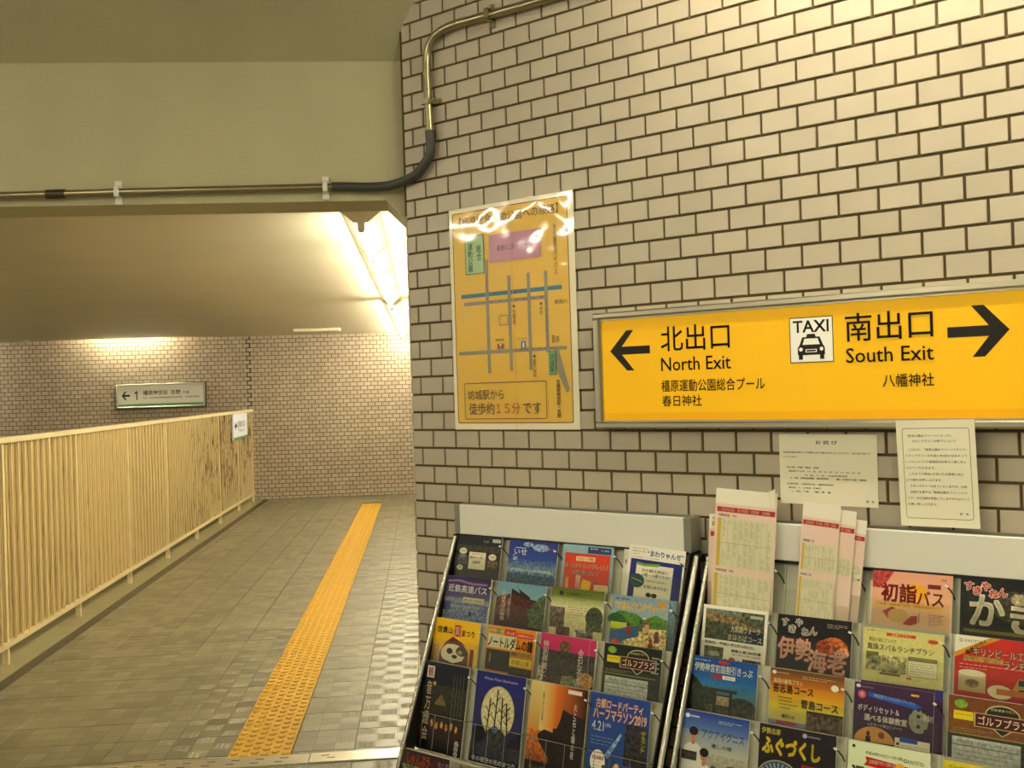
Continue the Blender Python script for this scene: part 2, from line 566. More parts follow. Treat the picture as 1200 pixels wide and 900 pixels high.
class Art(MB):
    """flat print on a sheet W x H, u to the right and v downwards (0..1); sheet lies in z >= 0, origin at its top left"""

    def __init__(s, W, H, z=0.0):
        super().__init__()
        s.W, s.H, s.z, s.dz, s.vs = W, H, z, 0.00012, 1.0

    def P(s, u, v):
        return (u * s.W, -v * s.vs * s.H, s.z)

    def up(s):
        s.z += s.dz

    def sheet(s, t, col='f4efe2'):
        s.box(0, s.W, -s.H, 0, s.z - t, s.z, rgba(col))
        s.up()

    def rect(s, u0, v0, u1, v1, c, c2=None, a=0.0, c_h=None):
        """c = colour at the top, c2 at the bottom; c_h = colour at the right instead"""
        A = rgba(c, a)
        B = rgba(c2, a) if c2 else A
        cols = [A, B, B, A]
        if c_h:
            B = rgba(c_h, a)
            cols = [A, A, B, B]
        s.add([s.P(u0, v0), s.P(u0, v1), s.P(u1, v1), s.P(u1, v0)], [(0, 1, 2, 3)], cols)
        s.up()

    def poly(s, pts, c, a=0.0):
        s.add([s.P(*p) for p in pts], [tuple(range(len(pts)))], rgba(c, a))
        s.up()

    def ell(s, u, v, ru, rv, c, a=0.0, n=28, a0=0.0, a1=2 * PI, inner=0.0):
        """inner > 0 gives a ring"""
        if inner:
            vs, fs = [], []
            for k in range(n + 1):
                t = a0 + (a1 - a0) * k / n
                vs.append(s.P(u + ru * math.cos(t), v + rv * math.sin(t)))
                vs.append(s.P(u + ru * inner * math.cos(t), v + rv * inner * math.sin(t)))
            fs = [(2 * k, 2 * k + 1, 2 * k + 3, 2 * k + 2) for k in range(n)]
            s.add(vs, fs, rgba(c, a))
        else:
            s.add([s.P(u + ru * math.cos(a0 + (a1 - a0) * k / n), v + rv * math.sin(a0 + (a1 - a0) * k / n)) for k in range(n)], [tuple(range(n))], rgba(c, a))
        s.up()

    def line(s, p, q, w, c):
        p, q = Vector(s.P(*p)), Vector(s.P(*q))
        d = (q - p).normalized()
        n = Vector((-d.y, d.x, 0)) * w * 0.5
        s.add([p + n, p - n, q - n, q + n], [(0, 1, 2, 3)], rgba(c))
        s.up()

    def frame(s, u0, v0, u1, v1, w, c, rad=0.0):
        """outline of width w metres, rounded by rad metres"""
        x0, x1, y0, y1 = u0 * s.W, u1 * s.W, -v0 * s.vs * s.H, -v1 * s.vs * s.H
        pts = []
        for cx, cy, t0 in ((x1 - rad, y0 - rad, 0), (x0 + rad, y0 - rad, PI / 2), (x0 + rad, y1 + rad, PI), (x1 - rad, y1 + rad, 1.5 * PI)):
            for k in range(5):
                t = t0 + PI / 2 * k / 4
                pts.append((cx, cy, math.cos(t), math.sin(t)))
        vs, n = [], len(pts)
        for cx, cy, ct, st in pts:
            vs.append((cx + ct * rad, cy + st * rad, s.z))
            if rad > w:
                vs.append((cx + ct * (rad - w), cy + st * (rad - w), s.z))
            else:
                vs.append((cx + ct * rad - math.copysign(w, ct if abs(ct) > 1e-6 else 0) * (abs(ct) > 1e-6 or 1), cy + st * rad, s.z))
        fs = [(2 * k, 2 * ((k + 1) % n), 2 * ((k + 1) % n) + 1, 2 * k + 1) for k in range(n)]
        s.add(vs, fs, rgba(c))
        s.up()

    def text(s, body, u0, v0, u1, v1, c, bold=0.0, vert=False, rot=0.0, spacing=1.0, keep=False, outline=None, ow=0.05, lsp=1.0, res=2, align='C'):
        """fit the lettering into the box"""
        v0, v1 = v0 * s.vs, v1 * s.vs
        vs, fs = glyphs(body, 0.0, spacing, vert, lsp, res)
        if not vs:
            return
        xs = [v[0] for v in vs]
        ys = [v[1] for v in vs]
        x0, x1, y0, y1 = min(xs), max(xs), min(ys), max(ys)
        bw, bh = (u1 - u0) * s.W, (v1 - v0) * s.H
        sx, sy = bw / max(1e-6, x1 - x0), bh / max(1e-6, y1 - y0)
        if keep:
            sx = sy = min(sx, sy)
        cx, cy = (u0 + u1) / 2 * s.W, -(v0 + v1) / 2 * s.H
        mx, my = (x0 + x1) / 2, (y0 + y1) / 2
        cr, sr = math.cos(rot), math.sin(rot)
        passes = []
        if outline:
            passes.append((outline, bold * 0.6 + ow, 8))
        passes.append((c, bold * 0.6, 4 if bold else 1))
        for cc, rad, n in passes:
            for k in range(n):
                dx = rad * math.cos(2 * PI * (k + 0.5) / n) if n > 1 else 0
                dy = rad * math.sin(2 * PI * (k + 0.5) / n) if n > 1 else 0
                out = []
                for v in vs:
                    px, py = (v[0] - mx + dx) * sx, (v[1] - my + dy) * sy
                    out.append((cx + px * cr - py * sr, cy + px * sr + py * cr, s.z))
                s.add(out, fs, rgba(cc))
            s.up()

    def lines(s, u0, v0, u1, v1, n, c, w=0.0012, gaps=0.12, seed=1):
        """rows of print too small to read in the photograph"""
        rr = random.Random(seed)
        for i in range(n):
            v = v0 + (v1 - v0) * (i + 0.5) / n
            h = w / s.H / s.vs * 0.5
            u = u0
            end = u1 if i < n - 1 else u0 + (u1 - u0) * rr.uniform(0.4, 0.9)
            while u < end:
                L = rr.uniform(0.02, 0.09)
                s.add([s.P(u, v - h), s.P(u, v + h), s.P(min(end, u + L), v + h), s.P(min(end, u + L), v - h)], [(0, 1, 2, 3)], rgba(c))
                u += L + rr.uniform(0.008, 0.02) + (gaps if rr.random() < 0.08 else 0)
        s.up()


# ================================================================== RIGHT WALL
P, Q = 0.114739, 0.068
ZB = EYE - 0.1547
S_L, S_R = -0.104, 3.35
wb = MB()
wb.prism([(S_L + 0.006, 0), (S_R, 0), (S_R, 3.42), (S_L + 0.006, 3.42)], -0.16, -0.007)
wall_right = obj('wall_right', wb, M['grout'], None, MW)
tag(wall_right, kind='structure')

G = 0.0042   # half joint


def cam_px(p):
    d = Vector(p) - Vector((0, 0, EYE))
    z = d.dot(_f)
    return 600 + 1240 * d.dot(_r) / z, 450 - 1240 * d.dot(_u) / z


COVERS = [(0.12, 0.69, 1.566, 2.385), (0.78, 2.2, 1.574, 1.954), (1.40, 1.70, 1.35, 1.556), (1.76, 1.98, 1.31, 1.6),
          (0.19, 1.14, 0.0, 1.30), (1.2, 2.3, 0.0, 1.30), (0.0, 0.19, 0.0, 0.62)]
tiles = []
for j in range(-25, 28):
    z0, z1 = ZB + j * Q, ZB + (j + 1) * Q
    if z1 < 0 or z0 > 3.4:
        continue
    z0, z1 = max(z0, 0.0), min(z1, 3.41)
    sh = 0.0 if j % 2 else 0.5
    for k in range(-3, 31):
        a, b = (k + sh) * P, (k + 1 + sh) * P
        a0, b0 = a, b
        a, b = max(a, S_L), min(b, S_R)
        if b - a < 0.012:
            continue
        cs, cz = (a + b) / 2, (z0 + z1) / 2
        wp = MW @ Vector((cs, cz, 0))
        # hidden above the sloping soffit near the corner
        aa = wp.dot(C_A)
        x, y = cam_px(wp)
        ar = 0
        if -10 < x < 1210 and -8 < y < 908:
            x1, y1 = cam_px(MW @ Vector((b, z1, 0)))
            x0, y0 = cam_px(MW @ Vector((a, z0, 0)))
            cx0, cx1 = max(0, x0), min(1200, x1)
            cy0, cy1 = max(0, y1), min(900, y0)
            ar = max(0, cx1 - cx0) * max(0, cy1 - cy0)
            for c in COVERS:
                if a > c[0] - 0.02 and b < c[1] + 0.02 and z0 > c[2] - 0.02 and z1 < c[3] + 0.02:
                    ar = 0
        left = a == S_L
        tiles.append((ar, a + (0.002 if left else G), b - G, z0 + G, z1 - G, a0 == a and b0 == b and z1 - z0 > Q - 1e-6))
tiles.sort(key=lambda t: -t[0])
full_me = None
rest = MB()
for i, (ar, a, b, z0, z1, full) in enumerate(tiles):
    if i < 300:
        jit = random.uniform(-0.0006, 0.0006)
        if full:
            if full_me is None:
                t = MB()
                t.cbox(-(b - a) / 2, (b - a) / 2, -(z1 - z0) / 2, (z1 - z0) / 2, -0.008, 0.0, 0.0012)
                full_me = t.mesh('tile', M['tile'])
            link('tile', full_me, wall_right, T((a + b) / 2, (z0 + z1) / 2, jit))
        else:
            t = MB()
            t.cbox(-(b - a) / 2, (b - a) / 2, -(z1 - z0) / 2, (z1 - z0) / 2, -0.008, 0.0, 0.0012)
            obj('tile', t, M['tile'], wall_right, T((a + b) / 2, (z0 + z1) / 2, jit))
    else:
        rest.cbox(a, b, z0, z1, -0.008, 0.0, 0.0012)
tag(obj('tile_field', rest, M['tile'], wall_right, Matrix.Identity(4)), kind='stuff')

# return of the wall along the corridor, tiled too
A_BK = 17.65          # back wall of the corridor
CEIL = 2.685
B_R = -0.047          # corridor's right wall
rt = MB()
rt.box(B_R + 0.007, B_R + 0.2, 4.13, A_BK + 0.2, 0, CEIL + 0.3)
rt.box(B_R - 0.002, B_R + 0.2, 4.12, 4.22, 2.4, 3.5)
wall_corr = obj('wall_corridor', rt, M['grout'], None, MC)
tag(wall_corr, kind='structure')


def field(x0, x1, z0, z1, Pw, Qh, zb, put, cut=None):
    j0, j1 = int((z0 - zb) / Qh) - 1, int((z1 - zb) / Qh) + 1
    for j in range(j0, j1):
        a, b = max(z0, zb + j * Qh), min(z1, zb + (j + 1) * Qh)
        if b - a < 0.012:
            continue
        sh = 0.0 if j % 2 else 0.5
        k = int(x0 / Pw) - 2
        while (k + sh) * Pw < x1:
            u, v = max(x0, (k + sh) * Pw), min(x1, (k + 1 + sh) * Pw)
            if v - u > 0.012:
                put(u, v, a, b, j)
            k += 1


tf = MB()
field(4.14, A_BK, 0, CEIL, P, Q, ZB, lambda u, v, a, b, j: tf.add(
    [(B_R + 0.008, u + .004, a + .004), (B_R + 0.008, v - .004, a + .004), (B_R + 0.008, v - .004, b - .004), (B_R + 0.008, u + .004, b - .004),
     (B_R, u + .005, a + .005), (B_R, v - .005, a + .005), (B_R, v - .005, b - .005), (B_R, u + .005, b - .005)],
    [(4, 7, 6, 5), (0, 4, 5, 1), (1, 5, 6, 2), (2, 6, 7, 3), (3, 7, 4, 0)]))
tag(obj('tile_field', tf, M['tile_far'], wall_corr, Matrix.Identity(4)), kind='stuff')

# ================================================================== BACK WALL
bk = MB()
bk.box(-10.5, 0.1, A_BK + 0.007, A_BK + 0.2, 0, CEIL + 0.5)
wall_back = obj('wall_back', bk, M['grout'], None, MC)
tag(wall_back, kind='structure')
JX = -2.83   # zigzag movement joint


def put_back(u, v, a, b, j):
    y1, y0 = A_BK + 0.008, A_BK + random.uniform(-0.001, 0.001)
    g = 0.0045
    if u < JX < v or abs(u - JX) < 0.03 or abs(v - JX) < 0.03:
        e = 0.011
        if u < JX - 0.03 and v > JX + 0.03:
            if j % 2:
                pass
        if abs(v - JX) < 0.075 and v >= JX - 0.03:
            v -= e
    bf.add([(u + g, y1, a + g), (v - g, y1, a + g), (v - g, y1, b - g), (u + g, y1, b - g),
            (u + g + .001, y0, a + g + .001), (v - g - .001, y0, a + g + .001), (v - g - .001, y0, b - g - .001), (u + g + .001, y0, b - g - .001)],
           [(4, 5, 6, 7), (0, 1, 5, 4), (1, 2, 6, 5), (2, 3, 7, 6), (3, 0, 4, 7)])


bf = MB()
field(-10.4, B_R, 0, CEIL + 0.45, P, Q, ZB - 0.02, put_back)
tag(obj('tile_field', bf, M['tile_far'], wall_back, Matrix.Identity(4)), kind='stuff')
jm = MB()
for j in range(-23, 18):
    a, b = ZB - 0.02 + j * Q, ZB - 0.02 + (j + 1) * Q
    if a < 1.35:
        continue
    u = -25 * P if j % 2 else -24.5 * P
    jm.box(u - 0.009, u + 0.005, A_BK - 0.0012, A_BK + 0.004, a - 0.002, b + 0.002)
    jm.box(-25 * P - 0.009, -24.5 * P + 0.005, A_BK - 0.0012, A_BK + 0.004, a - 0.008, a + 0.008)
obj('movement_joint', jm, M['slot'], wall_back, Matrix.Identity(4))

# ================================================================== BEAM, SOFFIT, CEILINGS
A_BM = 4.18
bm_ = MB()
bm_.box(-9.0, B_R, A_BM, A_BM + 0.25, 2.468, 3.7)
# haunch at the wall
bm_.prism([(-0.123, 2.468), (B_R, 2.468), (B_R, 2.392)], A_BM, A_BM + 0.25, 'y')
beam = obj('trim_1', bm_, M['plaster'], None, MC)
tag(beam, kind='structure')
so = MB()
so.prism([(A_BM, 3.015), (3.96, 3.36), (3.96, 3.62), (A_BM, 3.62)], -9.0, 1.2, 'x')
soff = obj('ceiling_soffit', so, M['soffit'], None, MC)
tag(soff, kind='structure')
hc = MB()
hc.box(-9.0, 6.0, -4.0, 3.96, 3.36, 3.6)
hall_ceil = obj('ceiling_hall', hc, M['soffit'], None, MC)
tag(hall_ceil, kind='structure')
cc = MB()
CL = 17.20
cc.box(-10.4, B_R, A_BM + 0.25, CL, CEIL, CEIL + 0.2)
cc.box(-3.35, B_R, CL, A_BK + 0.01, CEIL, CEIL + 0.2)
cc.box(-10.4, -6.3, CL, A_BK + 0.01, CEIL, CEIL + 0.2)
cc.box(-6.3, -3.35, CL, A_BK + 0.01, CEIL + 0.35, CEIL + 0.4)
cc.box(-6.3, -3.35, CL - 0.02, CL, CEIL + 0.2, CEIL + 0.4)
corr_ceil = obj('ceiling', cc, M['ceiling'], None, MC)
tag(corr_ceil, kind='structure')
wl = MB()
wl.box(-10.6, -10.4, 4.0, A_BK + 0.2, 0, 3.1)
tag(obj('wall_left', wl, M['grout'], None, MC), kind='structure')

# ================================================================== FLOOR
fb = MB()
fb.box(-9.0, 6.5, -4.0, A_BK + 0.1, -0.25, -0.006)
floor = obj('floor', fb, M['floor_bed'], None, MC)
tag(floor, kind='structure')
TB0, TB1 = -0.984, -0.684        # tactile strip across
A_S0, A_S1 = 4.985, 5.112        # steel strip along
cells = []
b0 = -0.384
row0 = 5.462
nrow = 0
for i in range(-8, 22):
    for j in range(-20, 42):
        x0, x1 = b0 + 0.3 * i, b0 + 0.3 * (i + 1)
        y0, y1 = row0 + 0.3 * j, row0 + 0.3 * (j + 1)
        if abs((x0 + x1) / 2 - (TB0 + TB1) / 2) < 0.05 and y1 > A_S1 + 0.05 and y0 < 16.45:
            continue
        if y0 >= A_S0 and y1 <= A_S1:
            continue
        if y0 < A_S0 < y1:
            segs = [(y0, A_S0)]
            if y1 > A_S1:
                segs.append((A_S1, y1))
        elif y0 < A_S1 < y1:
            segs = [(A_S1, y1)]
        else:
            segs = [(y0, y1)]
        for (p0, p1) in segs:
            p1 = min(p1, A_BK)
            u0, u1 = max(x0, -2.57), x1
            if p1 - p0 < 0.03 or u1 - u0 < 0.03:
                continue
            if p0 > 4.2 and u1 > B_R:
                u1 = B_R
                if u1 - u0 < 0.03:
                    continue
            wp = MC @ Vector(((u0 + u1) / 2, (p0 + p1) / 2, 0))
            # behind the plane of the tiled wall: nothing
            if (wp - W_0).dot(N_R) < 0.0 and p0 < 4.2:
                continue
            x, y = cam_px(wp)
            ar = 0
            if wp.y > 1 and -20 < x < 490 and y < 915:
                ar = (u1 - u0) * (p1 - p0) / (p0 ** 3)
            cells.append((ar, u0, u1, p0, p1))
cells.sort(key=lambda t: -t[0])
fm = None
rest = MB()
for i, (ar, u0, u1, p0, p1) in enumerate(cells):
    g = 0.0022
    hx, hy = (u1 - u0) / 2 - g, (p1 - p0) / 2 - g
    if i < 300 and ar > 0:
        full = abs(hx - (0.15 - g)) < 1e-4 and abs(hy - (0.15 - g)) < 1e-4
        if full and fm is None:
            t = MB()
            t.cbox(-hx, hx, -hy, hy, -0.006, 0.0, 0.001)
            fm = t.mesh('floor_tile', M['floor'])
        if full:
            me = fm
        else:
            t = MB()
            t.cbox(-hx, hx, -hy, hy, -0.006, 0.0, 0.001)
            me = t.mesh('floor_tile', M['floor'])
        link('floor_tile', me, floor, T((u0 + u1) / 2, (p0 + p1) / 2, random.uniform(-0.0004, 0.0004)))
    else:
        rest.cbox(u0 + g, u1 - g, p0 + g, p1 - g, -0.006, 0.0, 0.001)
tag(obj('floor_tile_field', rest, M['floor'], floor, Matrix.Identity(4)), kind='stuff')

kb = MB()
kb.box(-9.0, -2.66, 4.3, A_BK, -0.006, 0.0)
obj('kerb_strip', kb, M['kerb'], floor, Matrix.Identity(4))
gb = MB()
gb.box(-2.66, -2.572, 4.3, A_BK, -0.006, -0.003)
obj('gutter', gb, M['gutter'], floor, Matrix.Identity(4))

# steel strip across the corridor mouth, two lengths
sp = empty('threshold_strip', MC @ T(-0.6, (A_S0 + A_S1) / 2, 0.0), 'flat steel strip let into the floor across the corridor mouth, slotted on its left part', 'floor strip')
hw = (A_S1 - A_S0) / 2
for (x0, x1, tilt) in ((-2.55, 0.6 - 1.2, 0), (-0.6, 0.0, 0)):
    pass
pb = MB()
pb.box(-0.585 + 0.6, -0.06 + 0.6, -hw, hw, -0.004, 0.007)
tag(obj('strip_length', pb, M['plate'], sp, Matrix.Identity(4)), 'bright plain length of the steel strip')
pb = MB()
pb.box(-2.0 + 0.6, -0.589 + 0.6, -hw, hw, -0.004, 0.005)
obj('strip_length', pb, M['plate'], sp, Matrix.Identity(4))
sl = MB()
sl.box(-0.019, 0.019, -0.004, 0.004, 0.003, 0.0056)
sl_me = sl.mesh('slot', M['slot'])
for i in range(13):
    for r_ in (-0.022, 0.026):
        x = -1.98 + 0.6 + i * 0.112 + (0.02 if r_ > 0 else 0)
        if x < -0.66 + 0.6:
            link('slot', sl_me, sp, T(x + 0.019, r_, 0))
for x, r_ in ((-0.53, 0.02), (-0.5, -0.012), (-0.13, 0.01)):
    link('slot', sl_me, sp, T(x + 0.615, r_, 0.002))

# tactile paving: 300 mm tiles with five rows of studs
tac = empty('tactile_paving', MC @ T((TB0 + TB1) / 2, A_S1, 0), 'yellow tactile guide strip of raised studs running down the corridor floor', 'tactile paving')


def tact_tile(L, n):
    t = MB()
    t.cbox(-0.148, 0.148, 0.001, L - 0.001, -0.004, 0.004, 0.001)
    for i in range(6):
        for k in range(n):
            cx = -0.1225 + i * 0.049
            cy = L / n * (k + (0.28 if i % 2 else 0.68))
            r0, r1 = 0.0205, 0.0155
            seg = 8
            vs = [(cx + r0 * math.cos(2 * PI * q / seg + .4), cy + r0 * 1.25 * math.sin(2 * PI * q / seg + .4), 0.004) for q in range(seg)]
            vs += [(cx + r1 * math.cos(2 * PI * q / seg + .4), cy + r1 * 1.3 * math.sin(2 * PI * q / seg + .4), 0.0115) for q in range(seg)]
            t.add(vs, [(q, (q + 1) % seg, seg + (q + 1) % seg, seg + q) for q in range(seg)] + [tuple(range(seg, 2 * seg))])
    return t.mesh('tactile_tile', M['tactile'])


tme = tact_tile(0.3, 4)
y = 0.003
while A_S1 + y + 0.3 < 16.5:
    link('tactile_tile', tme, tac, T(random.uniform(-.001, .001), y, 0))
    y += 0.3
t = MB()
t.cbox(-0.148, 0.148, 0.001, 0.16, -0.004, 0.003, 0.001)
tag(obj('tactile_tile', t, mat('tactile_worn', 'a98a35', 0.6, var=0.2), tac, T(0, y, 0)), 'duller plain end piece of the yellow strip')

# ================================================================== FENCE
FB = -2.78
fen = empty('metal_fence', MC @ T(FB, 4.3, 0), 'long cream-painted metal fence of vertical bars with rusty backing sheets, left of the corridor', 'fence')
F0, F1 = 0.0, 17.38 - 4.3
me_bar = MB()
me_bar.cbox(-0.006, 0.006, -0.005, 0.005, 0.15, 1.455, 0.0005)
bar_me = me_bar.mesh('bar', M['fence'])
posts = [0.02]
a = 7.21 - 1.47 * 1
while a < 17.5:
    posts.append(a - 4.3)
    a += 1.47
posts.append(F1 - 0.03)
pm = MB()
pm.box(-0.02, 0.016, -0.018, 0.018, 0.0, 1.455)
post_me = pm.mesh('post', M['fence_rail'])
for a in posts:
    link('post', post_me, fen, T(0.0, a, 0))
k = 0
y = 0.05
while y < F1 - 0.03:
    if all(abs(y - p_) > 0.03 for p_ in posts):
        link('bar', bar_me, fen, T(0.022, y, 0))
    y += 0.119
for name, z0, z1, x0, x1 in (('top_rail', 1.455, 1.492, -0.03, 0.034), ('bottom_rail', 0.118, 0.15, -0.025, 0.032)):
    t = MB()
    t.box(x0, x1, 0, F1, z0, z1)
    obj(name, t, M['fence_rail'], fen, Matrix.Identity(4))
prev = 0.0
for a in posts:
    if a - prev > 0.2:
        t = MB()
        t.box(-0.004, 0.004, prev + 0.021 if prev else 0, a - 0.021, 0.15, 1.455)
        # pressed ribs of the sheet
        yy = prev + 0.06
        while yy < a - 0.04:
            t.box(0.004, 0.009, yy - 0.006, yy + 0.006, 0.16, 1.445)
            yy += 0.0595
        obj('backing_sheet', t, M['fence_panel'], fen, Matrix.Identity(4))
    prev = a
# sign on the fence's far end
A = Art(1.17, 0.37, 0.0)
A.sheet(0.02, 'dfe3ea')
A.rect(0, 0.91, 1, 1, '3f8a5a')
A.poly([(0.06, 0.47), (0.17, 0.3), (0.17, 0.41), (0.26, 0.41), (0.26, 0.53), (0.17, 0.53), (0.17, 0.64)], '20222c')
A.rect(0.325, 0.28, 0.348, 0.66, '20222c')
A.poly([(0.335, 0.28), (0.325, 0.28), (0.298, 0.36), (0.298, 0.42), (0.328, 0.37)], '20222c')
A.text('番のりば', 0.40, 0.28, 0.80, 0.55, '3a3d46', bold=0.02)
A.text('Platform 1', 0.40, 0.62, 0.80, 0.72, '3a3d46')
# fence plane frame: x along the corridor towards the camera is to the left -> x = +a direction, z out towards the corridor (+b)
MFS = MC @ Matrix(((0, 0, 1, FB + 0.06), (1, 0, 0, 15.42), (0, 1, 0, 1.452), (0, 0, 0, 1)))
fs = obj('platform_sign', A, M['signface_plain'], None, MFS)
tag(fs, 'small white sign with green bottom stripe fixed to the far end of the fence', 'sign')

# ================================================================== TUBE LIGHTS
_fix = {}


def tube_light(m, label, group, tubemat, L=1.25):
    """fixture hanging from a ceiling at z = 0, running along y from 0 to L"""
    root = empty('tube_light', m, label, 'ceiling light', group)
    key = (tubemat.name, L)
    if key not in _fix:
        h = MB()
        pr = [(-0.103, 0.0), (0.103, 0.0), (0.10, -0.008), (0.036, -0.062), (-0.036, -0.062), (-0.10, -0.008)]
        h.prism(pr, 0.0, L, 'y')
        s1 = MB()
        s1.prism([(-0.02, -0.062), (0.02, -0.062), (0.02, -0.10), (0.012, -0.115), (-0.012, -0.115), (-0.02, -0.10)], 0.0, 0.03, 'y')
        tb = MB()
        tb.tube([(0, 0.03, -0.094), (0, L - 0.03, -0.094)], 0.0155, 12)
        _fix[key] = (h.mesh('housing', M['fixture']), s1.mesh('lamp_socket', M['fixture']), tb.mesh('lamp_tube', tubemat, True))
    a, b, c = _fix[key]
    link('housing', a, root, Matrix.Identity(4))
    link('lamp_socket', b, root, Matrix.Identity(4))
    link('lamp_socket', b, root, T(0, L - 0.03, 0))
    link('lamp_tube', c, root, Matrix.Identity(4))
    return root


BL = -0.305
names = ['nearest tube light of the row on the corridor ceiling', 'second tube light from the near end of the corridor row', 'third tube light from the near end of the corridor row',
         'fourth tube light of the corridor row, before the gap', 'fifth tube light of the corridor row, just past the gap', 'sixth tube light of the corridor row',
         'seventh tube light of the corridor row', 'eighth tube light of the corridor row, last but one', 'farthest tube light of the corridor row by the back wall']
ys = [5.70 + i * 1.31 for i in range(4)] + [11.33 + i * 1.255 for i in range(5)]
for y, nm in zip(ys, names):
    tube_light(MC @ T(BL, y, CEIL), 'white fluorescent ' + nm, 'tube lights along the corridor ceiling', M['tube_corr'])
RX = Matrix.Rotation(-PI / 2, 4, 'Z')
tube_light(MC @ T(-5.35, 17.42, CEIL + 0.35) @ RX, 'fluorescent tube light hidden in the ceiling recess above the far white sign', None, M['tube_corr'])
for i, y in enumerate((6.0, 8.6, 11.2)):  # lamps added out of view to brighten left ceiling and back wall
    tube_light(MC @ T(-6.3, y, CEIL), 'added tube light out of view beyond the fence, brightening the left ceiling, ' + ('near', 'middle', 'far')[i], None, M['tube_corr'])
tube_light(MC @ T(-8.7, 16.6, CEIL) @ RX, 'fluorescent tube light at the far left of the corridor ceiling', None, M['tube_corr'])

# hall lights: a row along the tiled wall and rows over the hall
Z_H = 3.36
ML = MW @ Matrix(((0, 1, 0, 0), (0, 0, 1, 0), (1, 0, 0, 0), (0, 0, 0, 1)))   # local y along the wall, z up
for i, s in enumerate((1.2, 2.55, 3.9)):
    tube_light(ML @ T(0.55, s, Z_H), 'fluorescent tube light above the tiled wall, ' + ('over the left end of the yellow sign', 'over the right half of the yellow sign', 'right of the yellow sign')[i], None, M['tube_hall'])
for i, (x, y, r_) in enumerate(((-6.15, 3.2, -2.245), (-2.2, 0.6, 0), (-2.2, -2.4, 0), (0.8, -1.0, 0), (-4.8, -1.6, 0), (-5.95, 2.75, -2.245))):  # last fixture is added to strengthen the glare on the poster
    tube_light(T(x, y, Z_H) @ Matrix.Rotation(r_, 4, 'Z'), 'fluorescent tube light over the hall, ' + ('far left', 'middle front', 'middle rear', 'right rear', 'left rear', 'added beside the far left one for the poster glare')[i], None, M['tube_fill'])

# flat hatch on the corridor ceiling near the back wall
t = MB()
t.box(-0.34, 0.34, -0.12, 0.12, -0.035, 0.0)
hatch = obj('ceiling_panel', t, M['fixture'], None, MC @ T(-1.56, 16.1, CEIL))
tag(hatch, 'thin flat panel on the corridor ceiling close to the back wall', 'ceiling panel')

# ================================================================== CONDUIT
wpts = [(0.95, 3.046), (0.619, 3.046), (0.442, 3.05), (0.30, 3.055), (0.20, 3.058), (0.137, 3.052), (0.094, 3.036), (0.064, 3.004), (0.051, 2.96), (0.051, 2.86), (0.055, 2.727), (0.058, 2.668)]
cd = empty('cable_conduit', MW @ T(0.3, 3.05, 0.0), 'metal cable conduit curving down the tiled wall, then along the beam', 'conduit')
inv = (MW @ T(0.3, 3.05, 0.0)).inverted()


def smooth_pts(pts, n=4):
    pts = [Vector(p) for p in pts]
    out = []
    for i in range(len(pts) - 1):
        p0, p1, p2, p3 = pts[max(i - 1, 0)], pts[i], pts[i + 1], pts[min(i + 2, len(pts) - 1)]
        for k in range(n):
            t = k / n
            out.append(0.5 * ((2 * p1) + (-p0 + p2) * t + (2 * p0 - 5 * p1 + 4 * p2 - p3) * t * t + (-p0 + 3 * p1 - 3 * p2 + p3) * t ** 3))
    out.append(pts[-1])
    return out


w3 = [Vector((s - 0.3, z - 3.05, 0.026)) for s, z in wpts]
t = MB()
t.tube(smooth_pts(w3), 0.0155, 12)
obj('wall_pipe', t, M['conduit'], cd, Matrix.Identity(4), True)
# flexible hose from the wall pipe round the corner to the beam
bpts = [(b_, A_BM - 0.026, z_) for b_, z_ in ((-0.27, 2.519), (-0.33, 2.52), (-1.142, 2.512), (-1.354, 2.508), (-1.6, 2.505), (-5.5, 2.47))]
bl = [inv @ (MC @ Vector(p_)) for p_ in bpts]
fx = [(0.058, 2.69), (0.061, 2.64), (0.054, 2.60), (0.018, 2.565), (-0.035, 2.532)]
f3 = [Vector((s - 0.3, z - 3.05, 0.028)) for s, z in fx]
mid = [inv @ (MC @ Vector((-0.10, A_BM - 0.045, 2.519))), inv @ (MC @ Vector((-0.19, A_BM - 0.034, 2.515)))]
t = MB()
t.tube(smooth_pts(f3 + mid + [bl[0], bl[1] + Vector((0, 0, 0))], 5), 0.0185, 12)
tag(obj('flexible_hose', t, M['rubber'], cd, Matrix.Identity(4), True), 'dark grey flexible hose bending round the corner')
t = MB()
t.tube([bl[1], bl[2], bl[3], bl[4], bl[5]], 0.0145, 12)
obj('beam_pipe', t, M['conduit'], cd, Matrix.Identity(4), True)
t = MB()
c0 = inv @ (MC @ Vector((-1.335, A_BM - 0.026, 2.5085)))
c1 = inv @ (MC @ Vector((-1.405, A_BM - 0.026, 2.5075)))
t.tube([c0, c1], 0.018, 12)
obj('coupling', t, M['darksteel'], cd, Matrix.Identity(4), True)
MI = inv @ MC
for b_ in (-0.355, -1.142, -2.0, -3.4):
    t = MB()
    t.m = MI
    z_ = 2.519 + (b_ + 0.33) * 0.0085
    t.box(b_ - 0.012, b_ + 0.012, A_BM - 0.006, A_BM, z_ - 0.045, z_ + 0.045)
    t.box(b_ - 0.009, b_ + 0.009, A_BM - 0.044, A_BM - 0.04, z_ - 0.017, z_ + 0.017)
    for sg in (-1, 1):
        t.box(b_ - 0.009, b_ + 0.009, A_BM - 0.044, A_BM, z_ + sg * 0.017 - 0.002, z_ + sg * 0.017 + 0.002)
        t.box(b_ - 0.013, b_ + 0.013, A_BM - 0.010, A_BM - 0.004, z_ + sg * 0.036 - 0.009, z_ + sg * 0.036 + 0.009)
    obj('clamp', t, M['white_enamel'], cd, Matrix.Identity(4))
